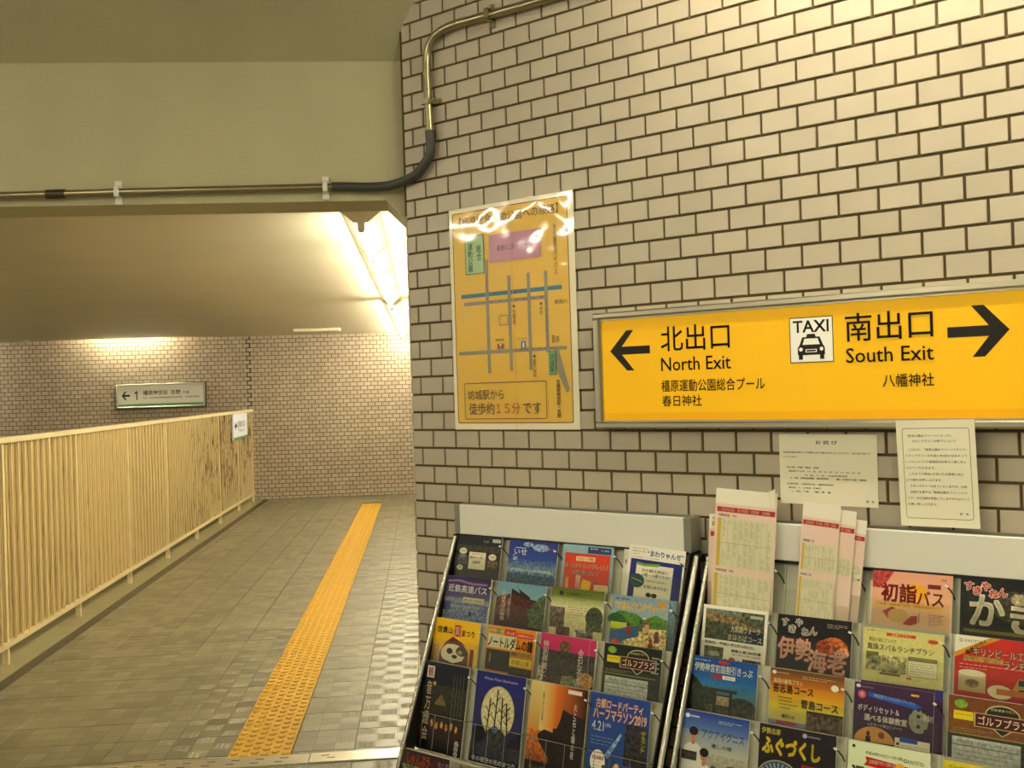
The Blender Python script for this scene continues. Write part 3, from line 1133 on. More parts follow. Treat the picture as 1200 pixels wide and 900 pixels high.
for s, z, hor in ((0.36, 3.053, True), (0.053, 2.80, False), (0.8, 3.046, True)):
    t = MB()
    t.m = T(s - 0.3, z - 3.05, 0)
    if hor:
        t.box(-0.009, 0.009, -0.042, 0.042, 0.0, 0.008)
        t.box(-0.009, 0.009, -0.02, 0.02, 0.04, 0.044)
        t.box(-0.009, 0.009, 0.017, 0.021, 0.0, 0.044)
        t.box(-0.009, 0.009, -0.021, -0.017, 0.0, 0.044)
    else:
        t.box(-0.02, 0.045, -0.009, 0.009, 0.0, 0.008)
        t.box(-0.02, 0.02, -0.009, 0.009, 0.04, 0.044)
        t.box(0.017, 0.021, -0.009, 0.009, 0.0, 0.044)
        t.box(-0.021, -0.017, -0.009, 0.009, 0.0, 0.044)
    obj('clamp', t, M['conduit'], cd, Matrix.Identity(4))


# ================================================================== EXIT SIGN
def sign_frame(mb, W, H, w, d, lip):
    """picture-frame profile: outer box then an inner step, origin top left"""
    for (x0, x1, y0, y1) in ((0, W, -w, 0), (0, W, -H, -H + w), (0, w, -H + w, -w), (W - w, W, -H + w, -w)):
        mb.cbox(x0, x1, y0, y1, 0.0, d, 0.004)
    i = w
    for (x0, x1, y0, y1) in ((i, W - i, -i - lip, -i), (i, W - i, -H + i, -H + i + lip), (i, i + lip, -H + i + lip, -i - lip), (W - i - lip, W - i, -H + i + lip, -i - lip)):
        mb.box(x0, x1, y0, y1, 0.0, d - 0.012)


SW, SH = 1.345, 0.38
es = empty('exit_sign', MW @ T(0.779, 1.954, 0.0), 'long yellow exit sign in a steel frame with black arrows, on the tiled wall', 'sign')
t = MB()
sign_frame(t, SW, SH, 0.02, 0.05, 0.006)
obj('sign_frame', t, M['steel'], es, Matrix.Identity(4))
YEL = 'f6ba12'
A = Art(SW - 0.05, SH - 0.05, 0.033)
A.sheet(0.03, YEL)
A.rect(0, 0.925, 1, 1, 'efab0e')  # deeper bottom strip is a reflection painted on the face
BK = '17130c'


def arrow(A, u0, u1, v0, v1, left, st=0.020, sh=0.026):
    """chevron arrow: tip at one end, shaft to the other; st = stroke in u, sh = shaft half width in v"""
    vm = (v0 + v1) / 2
    L = (u1 - u0) * 0.6
    X = (lambda t: u0 + t) if left else (lambda t: u1 - t)
    k = st * 1.25
    A.poly([(X(0), vm), (X(L - st), v0), (X(L), v0), (X(L + st * 0.1), v0), (X(k), vm)][0:3] + [(X(k), vm)], BK)
    A.poly([(X(0), vm), (X(k), vm), (X(L), v1), (X(L - st), v1)], BK)
    A.poly([(X(k * 0.6), vm - sh * 1.4), (X(k * 0.6), vm + sh * 1.4), (X(u1 - u0), vm + sh * 1.4), (X(u1 - u0), vm - sh * 1.4)], BK)


arrow(A, 0.025, 0.142, 0.112, 0.508, True, 0.021, 0.028)
arrow(A, 0.850, 0.969, 0.102, 0.510, False, 0.024, 0.030)
A.text('北出口', 0.174, 0.100, 0.359, 0.340, BK, bold=0.012)
A.text('North Exit', 0.173, 0.400, 0.360, 0.527, BK, bold=0.012)
A.text('橿原運動公園総合プール', 0.172, 0.614, 0.444, 0.727, BK, bold=0.014)
A.text('春日神社', 0.173, 0.762, 0.281, 0.866, BK, bold=0.014)
A.rect(0.508, 0.104, 0.609, 0.502, BK)
A.rect(0.5098, 0.111, 0.6072, 0.495, 'efeadb')
A.text('TAXI', 0.517, 0.134, 0.599, 0.236, BK, bold=0.035)
# taxi seen from the front
A.poly([(0.549, 0.252), (0.567, 0.252), (0.569, 0.278), (0.547, 0.278)], BK)
A.poly([(0.538, 0.278), (0.578, 0.278), (0.586, 0.355), (0.530, 0.355)], BK)
A.poly([(0.5425, 0.292), (0.5735, 0.292), (0.578, 0.345), (0.538, 0.345)], 'efeadb')
A.poly([(0.529, 0.355), (0.587, 0.355), (0.5895, 0.375), (0.5895, 0.435), (0.5265, 0.435), (0.5265, 0.375)], BK)
A.rect(0.5285, 0.43, 0.538, 0.474, BK)
A.rect(0.578, 0.43, 0.5875, 0.474, BK)
A.ell(0.534, 0.385, 0.0042, 0.017, 'efeadb')
A.ell(0.582, 0.385, 0.0042, 0.017, 'efeadb')
A.rect(0.545, 0.385, 0.571, 0.412, 'efeadb')
A.rect(0.547, 0.391, 0.569, 0.406, BK)
A.text('南出口', 0.637, 0.100, 0.822, 0.336, BK, bold=0.012)
A.text('South Exit', 0.637, 0.394, 0.822, 0.519, BK, bold=0.012)
A.text('八幡神社', 0.715, 0.624, 0.821, 0.732, BK, bold=0.014)
obj('sign_face', A, M['signface'], es, T(0.025, -0.025, 0))

# platform sign on the back wall (faces the camera: x to the right, y up, z towards the hall)
MB_ = MC @ Matrix(((1, 0, 0, -4.95), (0, 0, -1, A_BK), (0, 1, 0, 1.958), (0, 0, 0, 1)))
ps = empty('platform_sign', MB_, 'white platform sign in a steel frame high on the far wall above the fence', 'sign')
t = MB()
sign_frame(t, 1.41, 0.39, 0.022, 0.08, 0.008)
obj('sign_frame', t, M['steel'], ps, Matrix.Identity(4))
t = MB()
t.box(-0.012, 1.422, -0.402, 0.012, 0.0, 0.05)
obj('sign_case', t, M['darksteel'], ps, Matrix.Identity(4))
A = Art(1.36, 0.34, 0.06)
A.sheet(0.05, 'cfcbb4')
A.rect(0, 0.88, 1, 1, '4d8a55')
BK2 = '26231c'
BK = BK2
arrow(A, 0.045, 0.14, 0.27, 0.68, True, 0.02, 0.035)
A.rect(0.214, 0.27, 0.228, 0.69, BK2)
A.poly([(0.222, 0.27), (0.214, 0.27), (0.195, 0.35), (0.195, 0.42), (0.216, 0.37)], BK2)
A.text('橿原神宮前  吉野', 0.295, 0.25, 0.73, 0.47, BK2, bold=0.03)
A.text('方面', 0.755, 0.32, 0.83, 0.44, BK2, bold=0.02)
A.text('For  KASHIHARAJINGUMAE   YOSHINO', 0.295, 0.56, 0.95, 0.66, BK2, bold=0.03)
obj('sign_face', A, M['signface_plain'], ps, T(0.025, -0.025, 0))
BK = '17130c'

# ================================================================== POSTER
PY = 'e6b62c'
A = Art(0.568, 0.817, 0.0)
A.sheet(0.0012, 'f1e6c4')
A.z = 0.0
A.dz = 0.00006
A.up()
A.rect(0.028, 0.019, 0.956, 0.973, PY)
RD = '6d1f12'
A.frame(0.028, 0.019, 0.956, 0.973, 0.0035, RD, 0.012)
A.text('【橿原総合運動公園への順路】', 0.09, 0.043, 0.885, 0.086, '2a1c0c', bold=0.012)
A.rect(0.309 - 0.013, 0.244, 0.309 + 0.013, 0.750, '8b8266')
A.rect(0.489 - 0.013, 0.326, 0.489 + 0.013, 0.745, '8b8266')
A.rect(0.644 - 0.013, 0.324, 0.644 + 0.013, 0.743, '8b8266')
A.rect(0.778 - 0.013, 0.324, 0.778 + 0.013, 0.672, '8b8266')
A.rect(0.111, 0.427, 0.781, 0.443, '8b8266')
A.rect(0.055, 0.648, 0.920, 0.664, '8b8266')
A.poly([(0.832, 0.664), (0.862, 0.664), (0.935, 0.836), (0.908, 0.846), (0.838, 0.742)], '8b8266')
A.rect(0.089, 0.391, 0.897, 0.409, '1d6c84')
A.rect(0.309 - 0.013, 0.385, 0.309 + 0.013, 0.42, '8b8266')
A.rect(0.489 - 0.013, 0.385, 0.489 + 0.013, 0.42, '8b8266')
A.rect(0.644 - 0.013, 0.385, 0.644 + 0.013, 0.42, '8b8266')
A.rect(0.778 - 0.013, 0.385, 0.778 + 0.013, 0.42, '8b8266')
# walking route in red arrows
for (p_, q_) in (((0.309, 0.30), (0.309, 0.43)), ((0.309, 0.435), (0.775, 0.435)), ((0.778, 0.44), (0.778, 0.655)), ((0.50, 0.653), (0.83, 0.653))):
    n_ = 7
    for k in range(n_):
        u = p_[0] + (q_[0] - p_[0]) * (k + .3) / n_
        v = p_[1] + (q_[1] - p_[1]) * (k + .3) / n_
        u2 = p_[0] + (q_[0] - p_[0]) * (k + .75) / n_
        v2 = p_[1] + (q_[1] - p_[1]) * (k + .75) / n_
        A.line((u, v), (u2, v2), 0.0022, '7a2a1c')
A.rect(0.136, 0.129, 0.294, 0.304, '2f5b3c')
A.rect(0.141, 0.132, 0.289, 0.301, '9fc08a')
A.text('総合', 0.235, 0.175, 0.272, 0.245, '1e3524', vert=True, bold=0.02)
A.text('運動公園', 0.160, 0.165, 0.200, 0.292, '1e3524', vert=True, bold=0.02)
A.rect(0.339, 0.140, 0.749, 0.262, 'c184a0')
A.text('運動公園・プール', 0.40, 0.19, 0.69, 0.215, '4a2336')
A.text('大和高田バイパス', 0.845, 0.130, 0.872, 0.345, '33230f', vert=True, bold=0.01)
A.text('曽我川', 0.845, 0.452, 0.935, 0.47, '33230f')
A.text('◆', 0.513, 0.455, 0.537, 0.470, '33230f')
A.text('光専寺', 0.511, 0.476, 0.538, 0.545, '33230f', vert=True)
A.text('◆', 0.728, 0.455, 0.752, 0.470, '33230f')
A.text('神社', 0.728, 0.474, 0.752, 0.51, '33230f', vert=True)
A.text('◆', 0.664, 0.678, 0.688, 0.692, '33230f')
A.text('真菅小学校', 0.663, 0.697, 0.688, 0.775, '33230f', vert=True)
A.frame(0.401, 0.497, 0.477, 0.542, 0.003, '8b8266', 0.0045)
A.text('郵便局', 0.37, 0.60, 0.44, 0.612, '33230f')
A.rect(0.385, 0.622, 0.435, 0.645, '8d2018')
A.text('〒', 0.40, 0.624, 0.42, 0.642, 'f4efe2')
A.text('コンビニ', 0.545, 0.60, 0.625, 0.612, '33230f')
A.rect(0.575, 0.617, 0.612, 0.648, '2d5d92')
A.rect(0.588, 0.622, 0.600, 0.645, 'e9e3cf')
A.text('至八木', 0.815, 0.60, 0.87, 0.632, '33230f', bold=0.03)
A.rect(0.787, 0.667, 0.838, 0.768, '2f5b3c')
A.rect(0.791, 0.670, 0.834, 0.765, '67a267')
A.text('坊城駅', 0.799, 0.678, 0.827, 0.758, '12301c', vert=True, bold=0.02)
A.text('至橿原神宮前・吉野', 0.838, 0.790, 0.866, 0.950, '33230f', vert=True, bold=0.02)
A.frame(0.095, 0.791, 0.762, 0.954, 0.0026, '5b4413', 0.008)
A.text('坊城駅から', 0.123, 0.822, 0.425, 0.868, '2a1c0c')
A.text('徒歩約', 0.130, 0.880, 0.345, 0.934, '2a1c0c')
A.text('１５分', 0.36, 0.882, 0.55, 0.932, 'a8301c', bold=0.0)
A.text('です', 0.575, 0.882, 0.717, 0.932, '2a1c0c')
A.rect(0.5195, 0.0, 0.5225, 1.0, 'd7a028')
A.rect(0.0, 0.480, 1.0, 0.4815, 'e9b63a')
poster = obj('map_poster', A, M['laminate'], None, MW @ T(0.118, 2.385, 0.0035))
tag(poster, 'glossy yellow route-map poster with grey roads, left of the exit sign', 'poster')

# ================================================================== NOTICES
A = Art(0.292, 0.206)
A.sheet(0.0008, 'f3ecd2')
A.dz = 0.00005
INK = '3b3526'
A.text('お 詫 び', 0.388, 0.09, 0.604, 0.145, INK, bold=0.03)
A.text('特急券発売機の故障によりお客様に大変ご迷惑をおかけいたしております、下記の通りお知らせ', 0.04, 0.25, 0.93, 0.275, INK, bold=0.02)
A.text('いたします。', 0.04, 0.315, 0.19, 0.34, INK, bold=0.02)
A.text('（名古屋 − 伊勢・難波　特急）', 0.07, 0.465, 0.42, 0.49, INK, bold=0.02)
A.text('運転取り止め　17：20、18：20、20：20、21：20、22：20', 0.095, 0.518, 0.83, 0.543, INK, bold=0.02)
A.text('8：20、9：20　の各発車時刻', 0.27, 0.572, 0.70, 0.597, INK, bold=0.02)
A.text('→（表）伊勢志摩駅（臨時停車）　（裏）伊勢中川駅（通過）', 0.11, 0.615, 0.89, 0.642, INK, bold=0.02)
A.text('（京都奈良 − 大和西大寺 − 橿原神宮前）', 0.07, 0.70, 0.56, 0.727, INK, bold=0.02)
A.text('橿原発　6：10 普通　京都行', 0.09, 0.755, 0.43, 0.78, INK, bold=0.02)
A.text('→（前）下車　（後）普　通', 0.12, 0.805, 0.53, 0.832, INK, bold=0.02)
A.text('駅　長', 0.885, 0.905, 0.96, 0.935, INK, bold=0.02)
n1 = obj('paper_notice', A, M['paper'], None, MW @ T(1.404, 1.556, 0.002) @ Matrix.Rotation(-0.006, 4, 'Z'))
tag(n1, 'landscape paper notice with lines of black print, taped below the yellow exit sign', 'notice')
A = Art(0.204, 0.287)
A.sheet(0.0008, 'f3ecd2')
A.dz = 0.00005
A.frame(0.075, 0.075, 0.93, 0.925, 0.0012, INK, 0.008)
A.text('「駅長お薦めフリーハイキング」', 0.14, 0.135, 0.70, 0.16, INK)
A.text('スタンプラリーの終了について', 0.20, 0.185, 0.76, 0.21, INK)
body = ['　このたび、「駅長お薦めフリーハイキング」', 'スタンプラリーは平成31年3月31日をもって', 'いったんすべての募集受付を終えて閉じると', 'させていただきます。', '　これまでご参加いただいたお客様には心',
        'より御礼を申し上げます。', '　スタンプラリーは終了いたしますが、引続', '　近鉄が主催する「駅長お薦めフリーハイキ', 'ング」は引き続き実施いたしますのでよろしく', 'お願い申し上げます。']
for i, b_ in enumerate(body):
    wid = min(0.78, 0.78 * len(b_) / 20.5)
    v = 0.265 + i * 0.057
    A.text(b_, 0.105 + (0.04 if b_[0] == '　' else 0), v, 0.105 + wid, v + 0.024, INK)
A.text('駅　長', 0.76, 0.86, 0.87, 0.882, INK)
n2 = obj('paper_notice', A, M['paper'], None, MW @ T(1.767, 1.596, 0.053) @ Matrix.Rotation(0.035, 4, 'X') @ Matrix.Rotation(0.012, 4, 'Z'))
tag(n2, 'portrait paper notice with rounded printed border, overlapping the lower edge of the exit sign', 'notice')

# ================================================================== BROCHURE RACKS
TILT = math.radians(12)
Z_T = [1.187, 1.050, 0.911, 0.771]
O_T = [0.072, 0.132, 0.195, 0.257]
Z_5, O_5 = 0.50, 0.385


def tierM(s, z, o, roll=0.0):
    return MW @ T(s, z, o) @ Matrix.Rotation(-TILT, 4, 'X') @ Matrix.Rotation(math.radians(roll), 4, 'Z')


def make_rack(s0, wid, label):
    """s0 = left end on the wall, local x = along, y = up, z = out"""
    root = empty('brochure_rack', MW @ T(s0, 0, 0), label, 'rack', 'sloping brochure racks along the tiled wall')
    I = Matrix.Identity(4)
    t = MB()
    t.cbox(0.025, wid - 0.025, 1.192, 1.298, 0.052, 0.072, 0.002)
    for x in (0.045, wid - 0.045):
        for y in (1.285, 1.205):
            t.tube([(x, y, 0.072), (x, y, 0.0745)], 0.0035, 8)
    obj('header_board', t, M['white_enamel'], root, I)
    t = MB()
    t.box(0.0, 0.024, 1.192, 1.297, 0.008, 0.070)
    t.box(wid - 0.024, wid, 1.192, 1.297, 0.008, 0.070)
    t.box(0.024, wid - 0.024, 1.19, 1.30, 0.006, 0.012)
    obj('header_side', t, M['rack_side'], root, I)
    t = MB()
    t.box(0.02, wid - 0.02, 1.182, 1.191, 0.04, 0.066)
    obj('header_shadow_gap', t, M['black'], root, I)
    # tier back plates
    tiers = list(zip(Z_T, O_T)) + [(Z_5, O_5)]
    for i, (z, o) in enumerate(tiers):
        h = 0.27 if i < 3 else (0.30 if i == 3 else 0.33)
        t = MB()
        t.m = T(0, z, o) @ Matrix.Rotation(-TILT, 4, 'X')
        top = 0.0 if i else 0.012
        t.box(0.012, wid - 0.012, -h, top, -0.022, -0.020)
        # folded lip along the bottom
        t.box(0.012, wid - 0.012, -h - 0.002, -h, -0.022, 0.012)
        for c in range(5):
            x = 0.012 + c * (wid - 0.024) / 4
            if 0 < c < 4:
                t.box(x - 0.0015, x + 0.0015, -h, -0.0, -0.020, -0.016)
                t.box(x - 0.010, x - 0.0085, -h, 0.0, -0.020, -0.0185)
                t.box(x + 0.0085, x + 0.010, -h, 0.0, -0.020, -0.0185)
        obj('tier_panel', t, M['rack_grey'], root, I)
    # side sheets and tubes
    for x, xi in ((0.0, 1), (wid, -1)):
        t = MB()
        xa, xb = (x, x + 0.004) if xi > 0 else (x - 0.004, x)
        t.prism([(1.19, 0.012), (1.19, 0.078), (0.45, 0.405), (0.12, 0.55), (0.12, 0.50), (0.45, 0.33), (0.9, 0.12), (0.9, 0.03)], xa, xb, 'x')
        obj('side_sheet', t, M['black'], root, I)  # black colour stands in for the shade in the gap between racks
        t = MB()
        xx = x + (0.0 if xi < 0 else -0.0) + (0.006 if xi > 0 else 0.022)
        t.tube([(xx, 1.182, 0.074), (xx, 0.6, 0.333), (xx, 0.012, 0.592)], 0.0085 if xi > 0 else 0.0115, 14)
        obj('front_tube', t, M['chrome'], root, I, True)
        t = MB()
        t.tube([(xx, 1.19, 0.022), (xx, 0.012, 0.022)], 0.011, 12)
        obj('rear_tube', t, M['rack_side'], root, I, True)
        t = MB()
        t.tube([(xx, 0.02, 0.59), (xx, 0.0, 0.5955)], 0.0145, 12)
        t.tube([(xx, 0.02, 0.022), (xx, 0.0, 0.022)], 0.0145, 12)
        t.box(xx - 0.013, xx + 0.013, 1.165, 1.187, 0.01, 0.072)
        obj('tube_feet', t, M['black'], root, I)
    t = MB()
    t.tube([(0.006, 0.10, 0.552), (wid + 0.022, 0.10, 0.552)], 0.009, 10)
    obj('cross_tube', t, M['chrome'], root, I, True)
    # clear pockets and wire stops
    cw = (wid - 0.024) / 4
    for i, (z, o) in enumerate(tiers):
        for c in range(4):
            x0 = 0.012 + c * cw
            t = MB()
            t.m = T(0, z, o) @ Matrix.Rotation(-TILT, 4, 'X')
            d = 0.27 if i != 3 else 0.30
            if i < 3 or i == 4:
                d = 0.168 if i < 4 else 0.27
                t.box(x0 + 0.008, x0 + cw - 0.008, -d, -0.075, 0.010, 0.012)
                obj('clear_pocket', t, M['acrylic'], root, I)
            else:
                yb = -0.172
                t.tube([(x0 + 0.010, yb, -0.018), (x0 + 0.010, yb, 0.016), (x0 + cw - 0.012, yb, 0.016), (x0 + cw - 0.012, yb, -0.018)], 0.0014, 6)
                for fx_ in (0.03, cw * 0.36, cw * 0.66, cw - 0.014):
                    t.tube([(x0 + fx_, yb, 0.0165), (x0 + fx_, -0.295, 0.0165), (x0 + fx_, -0.298, -0.018)], 0.0011, 6)
                obj('wire_guard', t, M['chrome'], root, I)
            if i < 4:
                t = MB()
                t.m = T(0, z, o) @ Matrix.Rotation(-TILT, 4, 'X')
                xe = x0 + cw - 0.012
                t.tube([(xe - 0.004, -0.028, 0.022), (xe + 0.003, -0.034, 0.014), (xe + 0.007, -0.045, 0.0), (xe + 0.008, -0.060, -0.018)], 0.002, 6)
                obj('wire_clip', t, M['black'], root, I)
                t = MB()
                t.m = T(0, z, o) @ Matrix.Rotation(-TILT, 4, 'X')
                t.tube([(xe - 0.006, -0.0265, 0.024), (xe - 0.001, -0.030, 0.019)], 0.0032, 8)
                obj('clip_tip', t, M['white_enamel'], root, I)
    return root


make_rack(0.160, 0.975, 'grey sloping rack with white header board, left one of the two, full of brochures')
make_rack(1.190, 0.975, 'grey sloping rack with white header board, right one of the two, under the exit sign')

WH = 'f4efe2'


def brochure(s, z, o, W, H, roll, label, art, t=0.003, name='brochure', cat='brochure', material='print', base='f4efe2', group=None, vs=None):
    A = Art(W, H, 0.0)
    A.sheet(t, base)
    A.vs = vs if vs else (0.70 if z > 0.85 else (0.82 if s > 1.18 else 1.0))
    art(A)
    b = obj(name, A, M[material], None, tierM(s, z, o, roll))
    tag(b, label, cat, group)
    return b


HA = 0.297


def b11(A):
    A.rect(0, 0, 1, 0.55, '15182b', '2a241c', a=0.6)
    A.rect(0, 0.16, 1, 0.26, '3c4a3a', '4b3a22', a=1.0)
    A.rect(0, 0.30, 1, 1, '3a3226')
    A.rect(0.80, 0.03, 0.97, 0.085, 'd9dcd6')
    A.text('冬の旅', 0.83, 0.04, 0.94, 0.075, '222222')
    A.text('奈良', 0.60, 0.06, 0.72, 0.10, 'b9b28a')
    A.rect(0.31, 0.27, 0.68, 0.56, 'f2ead0')
    A.text('奈良を旅する', 0.37, 0.29, 0.61, 0.315, '6b5d3e')
    A.text('旅のクーポン', 0.34, 0.335, 0.65, 0.385, '3c3424', bold=0.03)
    A.text('GIFT', 0.40, 0.42, 0.58, 0.465, '3c3424', bold=0.06)
    A.lines(0.35, 0.49, 0.65, 0.55, 2, '9a8f70', seed=3)
    A.ell(0.17, 0.265, 0.085, 0.055, 'e8e1c8')
    A.text('割引', 0.12, 0.25, 0.22, 0.28, '4a4130')
    A.ell(0.83, 0.335, 0.085, 0.055, 'e8e1c8')
    A.text('特典', 0.78, 0.32, 0.88, 0.35, '4a4130')
    A.rect(0.07, 0.33, 0.27, 0.49, '6f7684', '54503f', a=1.0)
    A.rect(0.74, 0.40, 0.95, 0.54, '8b6c46', '5b4630', a=1.0)
    A.ell(0.13, 0.55, 0.07, 0.045, 'e8e1c8')
    A.text('得', 0.105, 0.53, 0.155, 0.57, '4a4130')


def b12(A):
    A.rect(0, 0, 1, 0.30, '1f3a8c', '2e4f9e', a=0.25)
    A.rect(0, 0.30, 1, 0.47, '35559c', '7f97b4', a=0.6)
    A.rect(0, 0.47, 1, 0.56, 'a9b7bd', '52749f', a=0.9)
    A.rect(0, 0.56, 1, 0.72, '3f5f83', '4a6272', a=0.6)
    A.rect(0, 0.70, 1, 1, '44592f', '2f4522', a=0.6)
    A.ell(0.66, 0.10, 0.17, 0.06, '92a5c2', a=0.8)
    A.ell(0.40, 0.06, 0.10, 0.04, '8ea2c0', a=0.8)
    A.text('いせ', 0.12, 0.14, 0.38, 0.235, 'eef2ee', bold=0.0)
    A.text('しま', 0.10, 0.24, 0.20, 0.33, 'eef2ee', vert=True)
    A.rect(0.14, 0.12, 0.36, 0.128, 'eef2ee')
    A.text('伊勢志摩', 0.78, 0.09, 0.94, 0.12, 'b7536a')


def b13(A):
    A.rect(0, 0, 1, 1, '9ec0cb', '86a8ae', a=0.1)
    A.rect(0.50, 0.02, 0.96, 0.12, '24407a')
    A.text('観光特急', 0.55, 0.035, 0.70, 0.06, 'dfe6ee')
    A.text('のご案内', 0.76, 0.05, 0.92, 0.08, 'dfe6ee')
    A.rect(0.05, 0.13, 0.95, 0.90, 'd9491b', 'd5521f')
    A.rect(0.28, 0.18, 0.66, 0.25, 'f2ddb0')
    A.text('冬のおトク情報', 0.31, 0.19, 0.63, 0.24, 'c23e1a', bold=0.03)
    A.text('あったかドリンクがもらえる', 0.08, 0.28, 0.93, 0.36, 'f3e3c3', bold=0.02, outline='8f3211', ow=0.03)
    A.text('お得に旅に出よう!', 0.22, 0.39, 0.75, 0.47, 'f3e3c3', bold=0.02, outline='8f3211', ow=0.03)
    A.rect(0.10, 0.52, 0.16, 0.78, 'e6b05a')
    A.rect(0.30, 0.50, 0.40, 0.78, 'e8bfae', 'b8705a')
    A.ell(0.35, 0.50, 0.05, 0.03, 'e8bfae')
    A.poly([(0.44, 0.53), (0.62, 0.56), (0.58, 0.78), (0.40, 0.74)], 'f0c62a')
    A.rect(0.66, 0.55, 0.74, 0.78, '9c6b6a')
    A.rect(0.68, 0.60, 0.95, 0.72, 'efd9a2')
    A.text('この冊子を見て', 0.70, 0.62, 0.93, 0.65, '7a4b1c')
    A.lines(0.70, 0.66, 0.93, 0.71, 2, '7a4b1c', seed=4)
    A.ell(0.80, 0.83, 0.17, 0.11, 'a3231b')
    A.text('期間限定', 0.68, 0.78, 0.92, 0.82, 'f4e5cf', bold=0.03)
    A.text('2/1〜3/31', 0.70, 0.85, 0.90, 0.885, 'f4e5cf')


def b14(A):
    A.text('伊勢志摩・鳥羽・志摩が遊びつくせる', 0.06, 0.035, 0.42, 0.055, '4a4f62')
    A.text('近鉄電車で行く 周遊', 0.06, 0.075, 0.30, 0.10, '4a4f62')
    A.text('2,000円', 0.08, 0.12, 0.20, 0.14, '4a4f62')
    A.text('“まわりゃんせ”', 0.34, 0.06, 0.97, 0.145, '2462b0', bold=0.05)
    A.text('大人9,800円・こども5,300円', 0.08, 0.165, 0.55, 0.185, '4a4f62')
    A.rect(0.06, 0.205, 0.97, 1, '252f83')
    A.rect(0.17, 0.27, 0.82, 1, 'efe9d4')
    A.poly([(0.17, 0.245), (0.30, 0.265), (0.58, 0.245), (0.57, 0.285), (0.30, 0.305), (0.18, 0.29)], '86ad43')
    A.text('20の観光施設に', 0.27, 0.335, 0.75, 0.385, '3b3a2f', bold=0.02)
    A.text('入館・入園できる!', 0.27, 0.40, 0.77, 0.45, '3b3a2f', bold=0.02)
    A.text('近鉄特急も往復利用可', 0.36, 0.50, 0.72, 0.525, '6a685a')
    A.text('お得にめぐれる!', 0.34, 0.575, 0.76, 0.625, '3b3a2f', bold=0.02)
    A.ell(0.21, 0.53, 0.13, 0.105, '2f5a48', a=0.6)
    A.poly([(0.10, 0.49), (0.30, 0.53), (0.31, 0.55), (0.12, 0.51)], 'a9b8a4')
    A.ell(0.44, 0.72, 0.05, 0.035, '33322a')
    A.ell(0.54, 0.72, 0.05, 0.035, '33322a')


def b21(A):
    A.rect(0, 0, 1, 0.40, '33265a', '6b6a86')
    A.poly([(0.05, 0.075), (0.30, 0.05), (0.60, 0.09), (0.92, 0.085), (0.92, 0.115), (0.60, 0.125), (0.30, 0.085), (0.05, 0.105)], 'a77da6')
    A.text('近鉄高速バス', 0.07, 0.14, 0.92, 0.265, 'f1efee', bold=0.03)
    A.rect(0, 0.36, 1, 0.46, '8b8ea6', 'a6a6a0', a=0.3)
    A.rect(0.42, 0.335, 0.88, 0.42, 'c9bf9b')
    A.text('東京・横浜・名古屋方面', 0.45, 0.36, 0.84, 0.395, '5d5433')
    A.rect(0.02, 0.44, 0.98, 1, '6f7aa6', '8d98a6', a=0.7)
    A.rect(0.12, 0.48, 0.80, 0.62, '9aa8b4', '7f8ca5', a=0.5)
    A.rect(0.58, 0.57, 0.63, 0.64, '20263a')
    A.rect(0.0, 0.43, 0.16, 0.58, '4e4f8c')


def b22(A):
    A.rect(0, 0, 1, 0.5, '7ba3b4', '8eb2b6', a=0.15)
    A.rect(0, 0.45, 1, 1, '4b231a', '3a2018', a=0.8)
    A.poly([(0.30, 0.09), (0.48, 0.16), (0.44, 0.09), (0.68, 0.20), (0.70, 0.24), (0.87, 0.25), (0.70, 0.40), (0.30, 0.46)], '30201b')
    A.poly([(0.30, 0.18), (0.82, 0.28), (0.70, 0.62), (0.28, 0.62)], '5c2a1e', a=0.8)
    A.poly([(0.66, 0.42), (0.85, 0.22), (1, 0.12), (1, 0.7), (0.70, 0.66)], '55653d', a=0.9)
    A.poly([(0, 0.25), (0.28, 0.18), (0.30, 0.55), (0, 0.55)], '6e4b36', a=0.9)
    A.text('まほろばの奈良', 0.10, 0.16, 0.20, 0.62, 'ecd9c9', vert=True, bold=0.05)
    A.text('古都を訪ねて', 0.24, 0.26, 0.31, 0.58, 'ecd9c9', vert=True, bold=0.02)


def b23(A):
    A.rect(0, 0, 1, 0.14, '5f6d1f', '7c8a38', a=0.1)
    A.rect(0, 0.14, 1, 0.30, '93a25a', 'ded7ac', a=0.1)
    A.rect(0, 0.30, 1, 1, 'ded6ad', 'cfc48f', a=0.15)
    A.ell(0.19, 0.08, 0.045, 0.038, '2c3326')
    A.text('大和路観光ガイド', 0.27, 0.06, 0.76, 0.105, '4a5220', bold=0.03)
    A.text('春の特別公開', 0.45, 0.15, 0.66, 0.17, '6a6a3a')
    A.rect(0.0, 0.30, 0.28, 0.62, '7b6a60', '62563d', a=1.0)
    A.ell(0.84, 0.42, 0.16, 0.17, '43502e', a=1.0)
    A.rect(0.70, 0.52, 1.0, 0.62, '68705a', '4f5840', a=1.0)
    A.lines(0.34, 0.27, 0.70, 0.46, 5, '8f8658', seed=6, w=0.0016)
    A.rect(0.14, 0.60, 0.40, 0.98, '6a5238', '4b3a28', a=1.0)
    A.rect(0.50, 0.62, 0.84, 0.98, '7b6f63', '5d3f33', a=1.0)
    A.ell(0.50, 0.70, 0.03, 0.05, 'e6e0cf')
    A.rect(0.56, 0.62, 0.70, 0.66, '9aa0a4', a=1.0)


